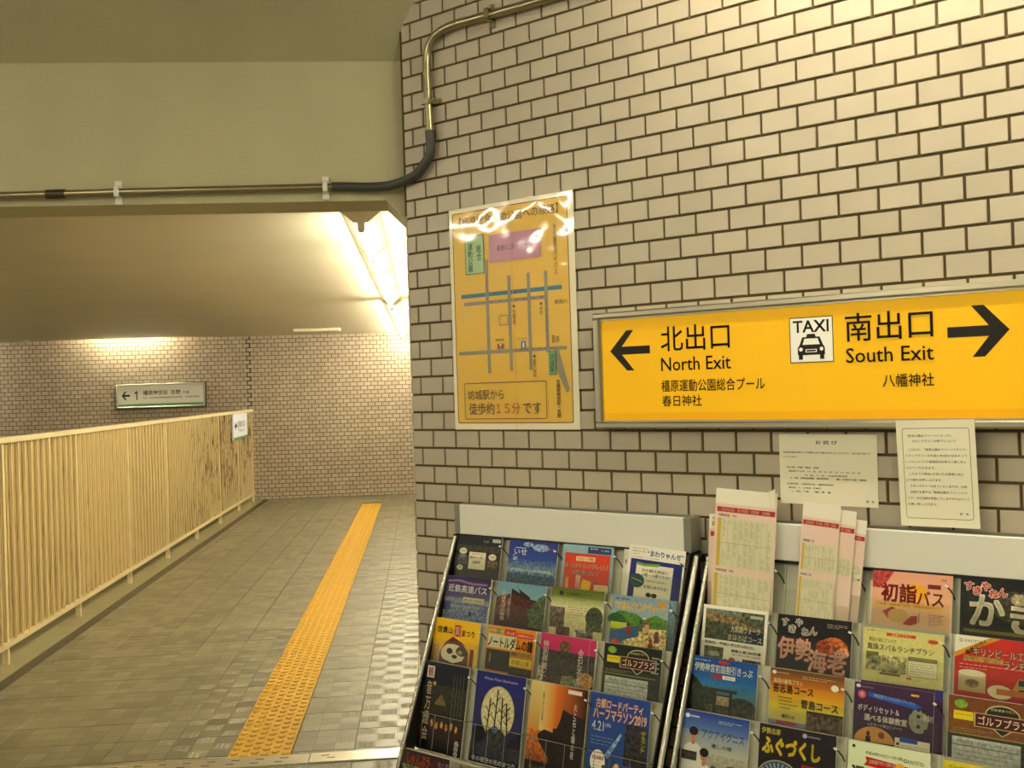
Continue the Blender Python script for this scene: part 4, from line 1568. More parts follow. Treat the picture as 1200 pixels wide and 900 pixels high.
def b24(A):
    A.rect(0, 0, 1, 0.30, '8fa6b2', '9fb2b4', a=0.1)
    A.text('奈良・吉野 NARA', 0.06, 0.035, 0.32, 0.065, '2c2f38', bold=0.04)
    A.text('TRYあんどビスケウォーク', 0.05, 0.09, 0.94, 0.20, 'f1c41f', bold=0.06, outline='e8e0c0', ow=0.03)
    A.rect(0.82, 0.04, 0.95, 0.11, 'd9a23c')
    A.poly([(0, 0.30), (0.15, 0.22), (0.45, 0.25), (0.60, 0.32), (0.80, 0.24), (1, 0.30), (1, 0.60), (0, 0.60)], '5d8c2f', a=0.5)
    A.ell(0.10, 0.36, 0.16, 0.09, '2e6134', a=0.5)
    A.rect(0, 0.40, 0.30, 0.50, 'd3d54a', 'c2cf3a')
    A.poly([(0, 0.55), (0.30, 0.46), (0.55, 0.42), (0.55, 0.52), (0.25, 0.72), (0, 0.84)], '3d6da0', a=0.2)
    A.rect(0.52, 0.44, 1.0, 0.80, 'd9c690', 'cdb46a', a=0.9)
    A.poly([(0, 0.84), (0.30, 0.64), (0.6, 0.55), (1, 0.6), (1, 1), (0, 1)], 'd4c08a', a=0.9)
    A.rect(0, 0.66, 0.14, 0.84, '4774a8')
    A.ell(0.12, 0.72, 0.08, 0.07, 'd2563a', a=0.4)
    # little drawn walkers
    for u, v, c1, c2 in ((0.33, 0.42, '5a3550', 'a8243a'), (0.55, 0.36, '4a4a3a', '6c7a4a'), (0.66, 0.36, 'b25a34', 'e0b28c'), (0.45, 0.80, '4b4f5a', '3b4657'), (0.74, 0.62, 'b23a34', '9a3030'), (0.84, 0.50, 'a04a44', '7a4d7a')):
        A.ell(u, v, 0.035, 0.03, c1)
        A.poly([(u - 0.035, v + 0.03), (u + 0.035, v + 0.03), (u + 0.045, v + 0.14), (u - 0.045, v + 0.14)], c2)
    A.ell(0.92, 0.92, 0.12, 0.14, '4b7a35', a=0.7)


def b31(A):
    A.rect(0, 0, 1, 1, 'edc21a')
    A.text('信貴山', 0.08, 0.13, 0.42, 0.24, '241a10', bold=0.05)
    A.rect(0.46, 0.085, 0.60, 0.27, 'cc2a1e')
    A.text('寅', 0.475, 0.105, 0.585, 0.25, 'f6eede', bold=0.03)
    A.text('まつり', 0.63, 0.15, 0.90, 0.25, '241a10', bold=0.05)
    A.rect(0.02, 0.44, 0.16, 1, 'c8a276', 'b9926a', a=0.3)
    A.rect(0.84, 0.44, 0.92, 1, '8c3c32', '7c342c', a=0.3)
    A.poly([(0.30, 0.38), (0.44, 0.28), (0.66, 0.36), (0.80, 0.50), (0.84, 1), (0.16, 1), (0.18, 0.55)], '77402f', a=0.3)
    A.ell(0.47, 0.56, 0.26, 0.16, 'efe4c8')
    A.ell(0.36, 0.46, 0.07, 0.05, 'efe4c8')
    A.ell(0.66, 0.50, 0.12, 0.08, '5a4a34')
    A.ell(0.40, 0.52, 0.065, 0.05, '33271d')
    A.ell(0.63, 0.52, 0.05, 0.035, 'b7a98a')
    A.ell(0.52, 0.60, 0.06, 0.03, '33271d')
    A.line((0.28, 0.68), (0.50, 0.72), 0.004, '33271d')
    A.line((0.50, 0.72), (0.70, 0.66), 0.004, '33271d')
    A.rect(0.22, 0.75, 0.72, 1, '9c2c26')
    A.text('開運', 0.32, 0.78, 0.62, 0.9, 'caa06a')


def b32(A):
    A.rect(0, 0, 1, 1, 'e2951e')
    for i, c in enumerate(('6fa88a', 'd98a52', '4f9a62', '8fb04a')):
        A.rect(0.04 + i * 0.08, 0.035, 0.11 + i * 0.08, 0.11, c)
    A.text('特選公演', 0.045, 0.05, 0.34, 0.095, 'f6efda', bold=0.02)
    A.rect(0.37, 0.03, 0.60, 0.14, 'c63b28')
    A.text('3月上演', 0.40, 0.06, 0.57, 0.11, 'f6e8d0')
    A.rect(0.62, 0.06, 0.96, 0.14, 'd04a2a')
    A.text('近鉄特急で行こう!', 0.64, 0.08, 0.94, 0.12, 'f6e8d0')
    A.rect(0.03, 0.13, 0.62, 0.34, 'cfc9a6')
    A.text('ノートルダムの鐘', 0.04, 0.16, 0.96, 0.335, '2b2a1c', bold=0.05)
    A.rect(0.02, 0.37, 0.52, 0.70, '312d26', '2a2720', a=0.4)
    A.rect(0.10, 0.44, 0.12, 0.58, 'b9a98a')
    A.rect(0.52, 0.35, 0.96, 0.44, 'b48b42')
    A.text('観劇パッケージ', 0.55, 0.365, 0.93, 0.42, '3b2f16', bold=0.02)
    A.rect(0.52, 0.46, 0.96, 0.58, 'e6cf28')
    A.text('京都公演', 0.56, 0.48, 0.92, 0.56, '4b3f10')
    A.rect(0.52, 0.60, 0.98, 1, '3b362c', '2b2720', a=0.9)
    A.rect(0.02, 0.71, 0.50, 0.84, 'd99a4a')
    A.rect(0.10, 0.74, 0.44, 0.81, 'c65a30')


def b33(A):
    A.rect(0, 0, 1, 0.30, 'c33a6c', 'bb356a')
    A.ell(0.45, 0.17, 0.10, 0.10, '6b5230', a=0.9)
    A.rect(0, 0.24, 1, 1, '4b463c', '3b342a', a=0.7)
    A.rect(0.12, 0.62, 0.85, 1, '5c4236', '4a3c2c', a=1.0)
    A.ell(0.60, 0.70, 0.18, 0.12, '7f8462', a=0.8)
    A.ell(0.86, 0.62, 0.14, 0.12, 'b98e4a', a=0.8)
    A.line((0.45, 0.60), (0.80, 0.98), 0.006, 'b58a56')
    A.rect(0.0, 0.50, 0.10, 0.95, 'b9ab8e', a=1.0)
    A.text('特別拝観と', 0.06, 0.11, 0.16, 0.66, 'efe6da', vert=True, bold=0.03)
    A.text('会記茶席', 0.70, 0.16, 0.79, 0.72, 'efe6da', vert=True, bold=0.03)
    A.rect(0.885, 0.0, 0.89, 1, 'd7a6b4')


def golf(bg1, bg2, band):
    def f(A):
        A.rect(0, 0, 1, 0.48, bg1, bg2, a=0.25)
        A.ell(0.14, 0.09, 0.075, 0.05, '7fa53e', a=0.4)
        A.rect(0.06, 0.17, 0.28, 0.27, 'e3d21e')
        A.text('当日限り有効', 0.08, 0.20, 0.26, 0.22, '5b5110')
        A.ell(0.60, 0.16, 0.19, 0.115, 'c9bd8f')
        A.ell(0.60, 0.165, 0.178, 0.105, '2c2618')
        A.text('近鉄電車で行く', 0.47, 0.09, 0.73, 0.12, 'd6cba0')
        A.poly([(0.46, 0.30), (0.74, 0.30), (0.60, 0.405)], 'c9bd8f')
        A.poly([(0.48, 0.30), (0.72, 0.30), (0.60, 0.39)], '2c2618')
        A.rect(0.29, 0.165, 0.92, 0.325, 'c9bd8f')
        A.rect(0.305, 0.173, 0.905, 0.317, '5a1a16')
        A.text('ゴルフプラン', 0.335, 0.195, 0.88, 0.295, 'f1e9d2', bold=0.03)
        A.rect(0.03, 0.425, 0.92, 0.433, band)
        A.lines(0.05, 0.36, 0.5, 0.41, 2, 'b7a778', seed=9)
        A.rect(0, 0.44, 1, 1, '3e3a2b', a=0.2)
        A.rect(0.05, 0.47, 0.80, 1, 'c9ccc6', 'a9aaa0', a=0.3)
        A.text('土日祝日オープンプランです', 0.10, 0.50, 0.60, 0.53, '3b4a5a')
        A.rect(0.06, 0.56, 0.78, 0.568, '3a3d3a')
        A.lines(0.08, 0.60, 0.74, 0.80, 4, '6d706a', seed=10)
        A.rect(0.81, 0.52, 0.99, 0.80, '33402f', a=0.9)
    return f


def b34(A):
    golf('1c2418', '30392a', '9fae62')(A)
    for i in range(4):
        A.rect(0.84, 0.12 + i * 0.07, 0.97, 0.14 + i * 0.07, '9aa09a')


def b41(A):
    A.rect(0, 0, 1, 0.25, '1d2536', '1b1f2e', a=0.3)
    A.rect(0, 0.25, 1, 0.72, '3b3a2e', '34291f', a=0.7)
    A.rect(0, 0.72, 1, 0.86, '43281e', '33221b', a=0.9)
    A.rect(0, 0.86, 1, 1, '141210')
    A.poly([(0.30, 0.47), (0.44, 0.34), (0.58, 0.47)], '7a6a3e', a=0.4)
    A.ell(0.27, 0.24, 0.035, 0.025, 'c9b02e')
    A.rect(0.08, 0.05, 0.24, 0.18, 'e6ddd2')
    A.text('観', 0.10, 0.06, 0.22, 0.17, 'a03a2a', bold=0.04)
    A.text('音万燈会', 0.10, 0.22, 0.22, 0.88, 'd9cdbf', vert=True, bold=0.03, lsp=1.1)
    for i in range(6):
        A.ell(0.30 + i * 0.11, 0.68 + 0.02 * (i % 2), 0.03, 0.04, 'c08a5a', a=0.6)
    A.text('長谷寺', 0.84, 0.82, 0.94, 0.99, 'efe8dc', vert=True, bold=0.04)
    for i in range(4):
        A.rect(0.70 + i * 0.07, 0.10, 0.705 + i * 0.07, 0.60, '8b8872')
    A.rect(0, 0.99, 1, 1, 'cfcab4')


def b42(A):
    A.rect(0, 0, 1, 0.20, '242a78', '2b2e7c')
    A.rect(0, 0.20, 1, 1, '2f2f6f', '3b3852', a=0.15)
    A.text('Winter Moon Illumination', 0.16, 0.055, 0.84, 0.085, 'b9b7cf')
    A.ell(0.49, 0.42, 0.335, 0.285, 'b9b08c', a=0.2, n=36)
    A.ell(0.49, 0.42, 0.32, 0.27, 'd3c9a0', a=0.25, n=36)
    K = '1d1b1c'
    # bare trees before the moon
    for u, v0, v1, lean in ((0.30, 0.28, 0.64, 0.03), (0.45, 0.17, 0.66, 0.02), (0.60, 0.25, 0.66, -0.03), (0.72, 0.30, 0.64, -0.06)):
        A.line((u + lean, v0), (u, v1), 0.005, K)
        for q, sg in ((0.25, 1), (0.4, -1), (0.55, 1), (0.7, -1)):
            yy = v0 + (v1 - v0) * q
            A.line((u + lean * (1 - q), yy), (u + lean * (1 - q) + 0.075 * sg, yy - 0.05), 0.003, K)
    A.poly([(0.03, 0.62), (0.22, 0.58), (0.32, 0.70), (0.10, 0.78)], K)
    A.poly([(0.80, 0.66), (0.95, 0.60), (0.98, 0.76), (0.72, 0.76)], '24222c')
    A.ell(0.49, 0.68, 0.20, 0.10, '3d3a38', a=1.0)
    A.ell(0.47, 0.60, 0.06, 0.04, '44688a', a=0.6)
    A.rect(0, 0.76, 1, 0.90, '38393f', '33343e', a=0.9)
    A.rect(0, 0.90, 1, 0.985, '1f2140')
    A.text('冬の夜空の光のまつり', 0.06, 0.912, 0.93, 0.968, 'e3e0d6', bold=0.03)
    A.rect(0, 0.985, 1, 1, 'c9c6b0')


def b43(A):
    A.rect(0, 0, 0.45, 0.55, 'd9c98c', 'c9953e')
    A.rect(0.45, 0, 1, 0.55, 'd67a26', c_h='3a1c14')
    A.rect(0.20, 0.0, 0.46, 0.5, 'd9c98c', c_h='d98a2c')
    A.rect(0, 0.50, 0.45, 1, 'c27a2e', '5a1f16', a=0.7)
    A.rect(0.45, 0.45, 1, 1, '3b241a', '241a14', a=0.4)
    A.poly([(0.60, 0.24), (0.72, 0.27), (1, 0.30), (1, 1), (0.42, 1), (0.40, 0.76), (0.22, 0.62), (0.18, 0.54), (0.30, 0.48), (0.48, 0.50), (0.56, 0.36)], '2c241c', a=0.35)
    A.rect(0.66, 0.03, 0.90, 0.07, 'e9dfd0')
    A.rect(0, 0.82, 1, 1, '241914', a=0.3)
    A.text('火と石と鐘の夜', 0.78, 0.16, 0.84, 0.72, 'e0d8c8', vert=True)
    A.text('春の公演', 0.22, 0.10, 0.26, 0.40, '6b5a34', vert=True)
    A.text('鐘', 0.70, 0.84, 0.80, 0.94, 'd9cfae', bold=0.04)
    A.text('光と音の舞台', 0.08, 0.86, 0.62, 0.92, '8f7a50')


def b44(A):
    A.rect(0, 0, 1, 1, '28509a', '35507e', a=0.15)
    A.text('古都ロードパーティ', 0.10, 0.055, 0.88, 0.145, 'f4ead0', bold=0.03, outline='d8662c', ow=0.045)
    A.text('ハーフマラソン2019', 0.07, 0.155, 0.95, 0.255, 'f4ead0', bold=0.03, outline='d8662c', ow=0.045)
    A.text('4.21', 0.06, 0.28, 0.26, 0.375, 'eef0ec', bold=0.02)
    A.text('(日)', 0.28, 0.29, 0.38, 0.33, 'eef0ec')
    A.rect(0.62, 0.26, 0.98, 0.66, '3c3a40', '33302e', a=1.0)
    A.poly([(0.30, 0.60), (0.55, 0.36), (0.58, 0.38), (0.36, 0.64)], '7f98b4', a=0.8)
    A.ell(0.20, 0.68, 0.125, 0.12, 'efe9da')
    A.text('参加者募集', 0.10, 0.62, 0.30, 0.66, 'c23a2a', bold=0.03)
    A.lines(0.11, 0.67, 0.29, 0.76, 3, '8a7a6a', seed=12)
    A.lines(0.06, 0.42, 0.44, 0.52, 3, '9fb4d0', seed=13)
    A.rect(0.28, 0.70, 0.66, 1, '4a4a34', '3d4230', a=1.0)
    A.ell(0.52, 0.74, 0.07, 0.08, 'b79a6a', a=1.0)
    A.poly([(0.63, 0.66), (0.95, 0.70), (0.94, 0.90), (0.60, 0.88)], '34539a')
    A.text('飲んで、', 0.65, 0.70, 0.78, 0.74, 'eef0ec')
    A.text('食べて、', 0.65, 0.755, 0.78, 0.795, 'eef0ec')
    A.text('盛り上がれ!', 0.65, 0.81, 0.92, 0.855, 'eef0ec')
    A.text('ゆるランチ', 0.88, 0.30, 0.96, 0.5, 'b8c23a', vert=True)


def b51(A):
    A.rect(0, 0, 1, 0.25, '3d1c22', '5c3a34', a=0.6)
    A.text('しゃんぷう', 0.10, 0.03, 0.58, 0.15, 'c8602e', bold=0.03)
    A.text('花と葉', 0.76, 0.05, 0.98, 0.11, 'a88aa6', bold=0.03)
    A.rect(0, 0.16, 1, 1, '6a7a4f', '55633f', a=1.0)
    A.rect(0.75, 0.18, 0.97, 0.5, 'b8b264', a=0.6)


def b52(A):
    A.rect(0, 0, 1, 1, '8e8b78', '7b7868', a=0.2)
    A.ell(0.5, 0.22, 0.35, 0.14, 'ddd8c4')
    A.ell(0.5, 0.24, 0.30, 0.11, '8a8676')
    A.text('春の便り', 0.10, 0.02, 0.4, 0.06, '3c3a33')


def plain(c, word):
    def f(A):
        A.rect(0, 0, 1, 1, c, a=0.3)
        A.rect(0.1, 0.1, 0.9, 0.4, 'e6dfc8')
        A.text(word, 0.2, 0.16, 0.8, 0.32, '4a3a2a', bold=0.03)
    return f


z, o = Z_T, O_T
L1 = 'on the left rack'
brochure(0.175, z[0], o[0], 0.210, HA, 0.2, 'dark brown coupon brochure with a cream ticket panel, top left of the left rack', b11)
brochure(0.420, z[0], o[0], 0.210, HA, -0.3, 'blue brochure with a sky and clouds over green fields, top row of the left rack', b12)
brochure(0.652, z[0], o[0], 0.200, HA, 0.2, 'orange brochure with a pale blue border and red badge, top row of the left rack', b13)
brochure(0.890, z[0] - 0.001, o[0] - 0.004, 0.205, HA, 0.0, 'plain white sheet half hidden behind the slanting white and navy leaflet', lambda A: (A.rect(0, 0, 1, 1, 'e9e3d0'), A.rect(0.04, 0.16, 0.06, 0.22, '3a4466')), t=0.002, cat='leaflet', name='leaflet')
brochure(0.916, z[0] + 0.018, o[0] + 0.004, 0.206, HA, -2.8, 'white and navy leaflet with blue lettering, slanting, top right of the left rack', b14, t=0.002, name='leaflet', cat='leaflet')
brochure(0.170, z[1], o[1], 0.210, HA, 0.2, 'purple brochure with white bus lettering, second row of the left rack', b21, t=0.006)
brochure(0.410, z[1], o[1], 0.210, HA, 0.0, 'brochure with a dark red temple building under a pale sky, left rack', b22)
brochure(0.643, z[1] + 0.002, o[1], 0.209, HA, 0.6, 'olive green and cream brochure with small landscape photos, left rack', b23)
brochure(0.904, z[1] - 0.002, o[1] - 0.006, 0.205, HA, 0, 'pale blue brochure peeping out behind the green one with yellow lettering', lambda A: A.rect(0, 0, 1, 1, '7f9cab', '4c5a40', a=0.4))
brochure(0.882, z[1], o[1], 0.204, HA, 0.3, 'bright green picture-map brochure with yellow lettering and drawn walkers, left rack', b24)
brochure(0.167, z[2], o[2], 0.210, HA, -0.2, 'yellow brochure with a cream mask-like tiger face and a red square, left rack', b31)
brochure(0.411, z[2], o[2], 0.207, HA, 0.0, 'orange brochure with heavy black katakana and dark photos, left rack', b32)
brochure(0.641, z[2] + 0.002, o[2], 0.218, HA, -0.6, 'brochure with a pink band over a dark photo and white vertical lettering', b33, t=0.006)
brochure(0.889, z[2], o[2], 0.207, HA, 0.4, 'dark green brochure with a maroon golf badge, left rack', b34)
brochure(0.171, z[3], o[3], 0.205, HA, -0.3, 'nearly black brochure with vertical pale lettering and lantern lights, left rack', b41)
brochure(0.411, z[3], o[3], 0.209, HA, 0.3, 'indigo brochure with bare trees against a large pale moon', b42)
brochure(0.643, z[3], o[3], 0.221, HA, -0.1, 'brochure with a glowing orange sky and a dark rock silhouette, left rack', b43)
brochure(0.874, z[3], o[3], 0.215, HA, 0.2, 'blue brochure with outlined orange marathon lettering, left rack', b44)
brochure(0.178, Z_5, O_5, 0.212, HA, 0.0, 'dark red and green brochure at the lower left edge of the left rack', b51)
brochure(0.412, Z_5, O_5, 0.210, HA, 0.0, 'grey brochure with a pale arc, below the indigo moon brochure', b52)
brochure(0.645, Z_5, O_5, 0.210, HA, 0.0, 'brown brochure in the lowest row, below the orange and black one', plain('6b4a34', '春の特急'))
brochure(0.880, Z_5, O_5, 0.210, HA, 0.0, 'green brochure in the lowest row, below the blue marathon brochure', plain('5d7040', '花の寺'))


# ---- right rack
def c13(A):
    A.rect(0, 0, 1, 1, 'e9ad92', 'ead2a8')
    A.poly([(0, 0), (0.27, 0), (0.20, 0.12), (0.10, 0.22), (0, 0.22)], 'b5473f', a=0.7)
    A.ell(0.56, 0.25, 0.15, 0.115, 'efb422')
    A.rect(0.10, 0.22, 0.96, 0.46, 'e9ad92') if False else None
    A.text('初詣', 0.12, 0.155, 0.56, 0.385, 'a12c24', bold=0.07)
    A.text('バス', 0.57, 0.22, 0.90, 0.40, '8a2620', bold=0.03)
    A.rect(0.70, 0.13, 0.86, 0.185, '8a2620')
    A.text('近鉄', 0.86, 0.05, 0.93, 0.075, '5a1f1a')
    A.rect(0.05, 0.40, 0.88, 0.455, 'e3b038', 'e9c07a')
    A.text('大阪・京都発　奈良・伊勢の寺社へ', 0.10, 0.415, 0.80, 0.44, '8a4a2a')
    A.poly([(0.14, 0.52), (0.26, 0.45), (0.34, 0.49), (0.22, 0.61)], 'b0554a')
    A.ell(0.34, 0.56, 0.13, 0.09, 'dcb878')
    A.poly([(0.40, 0.66), (0.50, 0.55), (0.58, 0.54), (0.58, 0.63), (0.50, 0.67)], 'b0473e')
    A.rect(0.60, 0.50, 0.607, 0.62, '7a3a30')
    A.lines(0.72, 0.50, 0.90, 0.66, 6, 'a06a4a', seed=21)


def c14(A):
    A.rect(0, 0, 1, 1, '2b2820', '232019', a=0.15)
    A.rect(0, 0, 1, 0.18, '120f0c')
    A.ell(0.66, 0.32, 0.30, 0.20, '4b4535', a=0.9)
    A.ell(0.66, 0.22, 0.10, 0.07, 'a39a80', a=1.0)
    A.ell(0.85, 0.20, 0.10, 0.08, 'a9a086', a=1.0)
    A.text('す', 0.05, 0.05, 0.15, 0.15, 'e65a4a', bold=0.05, outline='f4e9dc', ow=0.06)
    A.text('き', 0.15, 0.10, 0.24, 0.20, 'e65a4a', bold=0.05, outline='f4e9dc', ow=0.06)
    A.text('や', 0.24, 0.04, 0.34, 0.14, 'e65a4a', bold=0.05, outline='f4e9dc', ow=0.06)
    A.text('ね', 0.33, 0.12, 0.43, 0.22, 'e65a4a', bold=0.05, outline='f4e9dc', ow=0.06)
    A.text('ん', 0.43, 0.10, 0.53, 0.20, 'e65a4a', bold=0.05, outline='f4e9dc', ow=0.06)
    A.text('か', 0.12, 0.20, 0.50, 0.56, 'ece4cc', bold=0.06)
    A.text('き', 0.58, 0.26, 0.96, 0.62, 'ece4cc', bold=0.06)
    A.rect(0.05, 0.62, 0.98, 0.66, '8a7a34')


def c21(A):
    A.rect(0.045, 0.05, 0.955, 0.47, '5c6048', '4a4f3d', a=1.0)
    A.rect(0.045, 0.05, 0.60, 0.20, '7d8474', '5f654f', a=0.6)
    A.poly([(0.045, 0.10), (0.40, 0.13), (0.955, 0.30), (0.955, 0.36), (0.35, 0.22), (0.045, 0.22)], '83704a', a=1.0)
    A.rect(0.70, 0.30, 0.955, 0.47, '2d3b4b', a=0.5)
    A.text('大和路ウォーク', 0.45, 0.25, 0.90, 0.34, 'e4dfc2', bold=0.03)
    A.text('まほろばコース', 0.42, 0.37, 0.93, 0.45, 'e4dfc2', bold=0.03)
    A.rect(0.74, 0.085, 0.93, 0.125, 'b4bba8')
    A.text('実施日　平成31年2月16日(土)', 0.06, 0.495, 0.82, 0.545, '2d2a20', bold=0.03)
    A.text('募集人員 200名様', 0.48, 0.575, 0.93, 0.615, '2d2a20', bold=0.04)
    A.text('（最少催行人員 100名様）', 0.49, 0.63, 0.94, 0.655, '2d2a20')
    A.rect(0.06, 0.57, 0.36, 0.80, '545a48', '6e7462', a=1.0)
    A.ell(0.21, 0.67, 0.10, 0.04, '9fa693', a=0.4)
    A.ell(0.50, 0.74, 0.055, 0.055, 'b5442a', a=0.3)
    A.ell(0.40, 0.75, 0.02, 0.035, '4c4034')
    A.ell(0.60, 0.75, 0.02, 0.035, '4c4034')
    A.rect(0.66, 0.69, 0.94, 0.86, '6e5a4c', '4c4034', a=1.0)


def c22(A):
    A.rect(0, 0, 1, 0.28, '15110e')
    A.rect(0, 0.28, 1, 1, '2f2a21', '28231b', a=0.15)
    for ch, u, v in (('す', 0.06, 0.05), ('き', 0.16, 0.13), ('や', 0.25, 0.04), ('ね', 0.34, 0.15), ('ん', 0.45, 0.13)):
        A.text(ch, u, v, u + 0.095, v + 0.10, '1a1612', bold=0.0, outline='f2ece0', ow=0.07)
    A.ell(0.78, 0.36, 0.18, 0.13, 'b5682e', a=1.0)
    A.ell(0.64, 0.38, 0.10, 0.10, '9a4a26', a=1.0)
    A.ell(0.90, 0.42, 0.08, 0.07, 'e0a07a', a=0.8)
    A.text('伊勢', 0.03, 0.30, 0.49, 0.58, 'f0c5ae', bold=0.06, outline='8f3424', ow=0.03)
    A.text('海老', 0.45, 0.42, 0.94, 0.70, 'f0c5ae', bold=0.06, outline='8f3424', ow=0.03)
    A.lines(0.68, 0.06, 0.95, 0.12, 3, 'bdb5a4', seed=23)
    A.rect(0.08, 0.71, 0.96, 0.765, '8d7c3a', c_h='b3a14c')
    A.text('近鉄電車で行くグルメきっぷ', 0.30, 0.72, 0.82, 0.755, '3a2f14')
    A.rect(0, 0.80, 1, 0.86, '27313e')


def c23(A):
    A.rect(0, 0, 1, 1, 'd4cf86', 'ded6a2', a=0.08)
    A.text('◎ 近鉄グループ', 0.04, 0.02, 0.24, 0.045, '3a3f2a')
    A.rect(0.29, 0.045, 0.66, 0.085, 'cf5a24')
    A.text('日帰りプラン', 0.36, 0.05, 0.6, 0.08, 'f4e6c0')
    A.text('賢島の湯とグルメを', 0.07, 0.12, 0.42, 0.17, '5d6136')
    A.text('真珠スパ＆ランチプラン', 0.05, 0.195, 0.88, 0.275, '55572f', bold=0.01)
    A.ell(0.87, 0.10, 0.065, 0.026, 'c9512a')
    A.rect(0.04, 0.30, 0.20, 0.345, '7b7a48')
    A.rect(0.04, 0.345, 0.23, 0.53, '7c7a5c', 'a39d78', a=1.0)
    A.rect(0.24, 0.33, 0.55, 0.54, 'bdb488', '8f8a64', a=0.9)
    A.rect(0.57, 0.31, 0.93, 0.355, '8a8852')
    A.rect(0.57, 0.355, 0.93, 0.55, '6f6c44')
    A.rect(0.575, 0.36, 0.925, 0.545, 'e4dec0')
    A.lines(0.60, 0.38, 0.90, 0.53, 5, '9a9470', seed=24)
    A.rect(0.22, 0.545, 0.48, 0.575, '8a7a48')
    A.rect(0.56, 0.57, 0.62, 0.59, 'c9512a')


def c24(A):
    A.rect(0, 0, 1, 1, 'c2301f', 'b5281c', a=0.1)
    A.poly([(0, 0), (0.52, 0), (0, 0.27)], 'd39a2c')
    A.poly([(0, 0), (0.40, 0), (0, 0.21)], 'ece6d0')
    A.text('◎ KINTETSU', 0.05, 0.04, 0.34, 0.08, '3a3a34')
    A.text('電車で行く', 0.10, 0.10, 0.38, 0.15, '2d2418', bold=0.03, rot=0.62)
    A.text('キリンビール工場見学', 0.21, 0.13, 1.02, 0.23, 'f0e7cc', bold=0.02, outline='2d2418', ow=0.05)
    A.rect(0.10, 0.235, 0.55, 0.30, 'b18a4a', a=0.5)
    A.text('ランチプラン', 0.56, 0.25, 1.02, 0.34, 'f0e7cc', bold=0.02, outline='2d2418', ow=0.05)
    A.lines(0.06, 0.32, 0.80, 0.40, 2, 'ecc9b4', seed=25)
    A.rect(0.05, 0.44, 0.36, 0.66, 'dccda4', 'b7a06c')
    A.ell(0.205, 0.44, 0.155, 0.04, 'e9dfc2')
    A.ell(0.205, 0.56, 0.08, 0.05, '8c7a4a', a=0.5)
    A.ell(0.52, 0.62, 0.14, 0.08, 'e3d5ae')
    A.poly([(0.66, 0.56), (0.72, 0.44), (1, 0.44), (1, 0.66), (0.66, 0.62)], 'bca04a')
    A.rect(0.72, 0.45, 1, 0.52, '3a3d40')
    A.ell(0.76, 0.60, 0.055, 0.04, '2c2a26')
    A.rect(0.48, 0.58, 1, 0.65, 'c47a3a')


def c31(A):
    A.rect(0, 0, 1, 0.30, '1a549c', '2a6faa', a=0.05)
    A.rect(0, 0.30, 1, 0.60, '2f74a6', '5f8f9a', a=0.2)
    A.rect(0, 0.55, 1, 1, '6b6448', '3c3528', a=0.8)
    A.lines(0.05, 0.035, 0.36, 0.06, 1, 'c9d9e6', w=0.002, seed=26)
    A.ell(0.50, 0.045, 0.09, 0.026, 'b0302c')
    A.text('伊勢神宮初詣割引きっぷ', 0.055, 0.085, 0.93, 0.195, 'f1f2ea', bold=0.04)
    A.ell(0.42, 0.245, 0.11, 0.028, 'b0302c')
    A.rect(0.49, 0.22, 0.68, 0.27, 'ece9dc')
    A.text('2018-2019', 0.52, 0.23, 0.66, 0.262, '4a2a2a')
    A.poly([(0, 0.24), (0.10, 0.30), (0.22, 0.42), (0.25, 0.72), (0, 0.80)], '2f3a2c', a=0.9)
    A.ell(0.26, 0.52, 0.16, 0.12, '33402f', a=0.9)
    A.ell(0.80, 0.60, 0.20, 0.12, '3a4634', a=0.9)
    # shrine gate
    A.rect(0.40, 0.50, 0.62, 0.66, 'b7a488', '9a8a68', a=0.4)
    A.rect(0.32, 0.40, 0.72, 0.44, '3c3830')
    A.rect(0.40, 0.475, 0.64, 0.50, '45403a')
    A.rect(0.37, 0.44, 0.415, 0.98, '37322b')
    A.rect(0.61, 0.44, 0.655, 0.98, '37322b')
    A.rect(0.415, 0.62, 0.61, 0.74, '4a4a36', a=0.9)
    A.ell(0.51, 0.86, 0.12, 0.10, 'c49a3a', a=0.3)


def c32(A):
    A.rect(0, 0, 1, 0.20, '6b4a2a', 'c07c22')
    A.rect(0, 0.20, 1, 0.46, 'd0881e', 'ddc32a')
    A.rect(0, 0.46, 1, 0.66, 'ddc832', 'c9c488')
    A.rect(0, 0.66, 1, 1, '8b93a0', '7d86a2')
    A.ell(0.055, 0.05, 0.03, 0.025, 'eee8d8')
    A.rect(0.09, 0.045, 0.26, 0.055, 'b9ad9a')
    A.text('鳥羽の離島プラン', 0.05, 0.125, 0.45, 0.185, 'f0e6b4', bold=0.04)
    A.text('答志島コース', 0.045, 0.195, 0.60, 0.305, '3a2c1c', bold=0.05)
    A.text('菅島コース', 0.44, 0.355, 0.93, 0.465, '3a2c1c', bold=0.05)
    A.ell(0.88, 0.155, 0.05, 0.042, 'f0ead2')
    for i, w_ in enumerate((0.18, 0.18, 0.26, 0.16)):
        A.rect(0.12 + 0.01 * i, 0.355 + i * 0.045, 0.14 + w_, 0.365 + i * 0.045, '6b5a24')
    A.text('観光きっぷ', 0.19, 0.575, 0.36, 0.625, '2f2a3c', bold=0.04)
    A.rect(0.12, 0.665, 0.38, 0.705, 'b23a3a')
    A.rect(0.52, 0.485, 1, 0.515, '4d3a1c')
    A.rect(0.52, 0.515, 1, 1, '6f5c44', '4c4032', a=1.0)
    A.lines(0.45, 0.05, 0.9, 0.10, 2, 'e2c79a', seed=27)


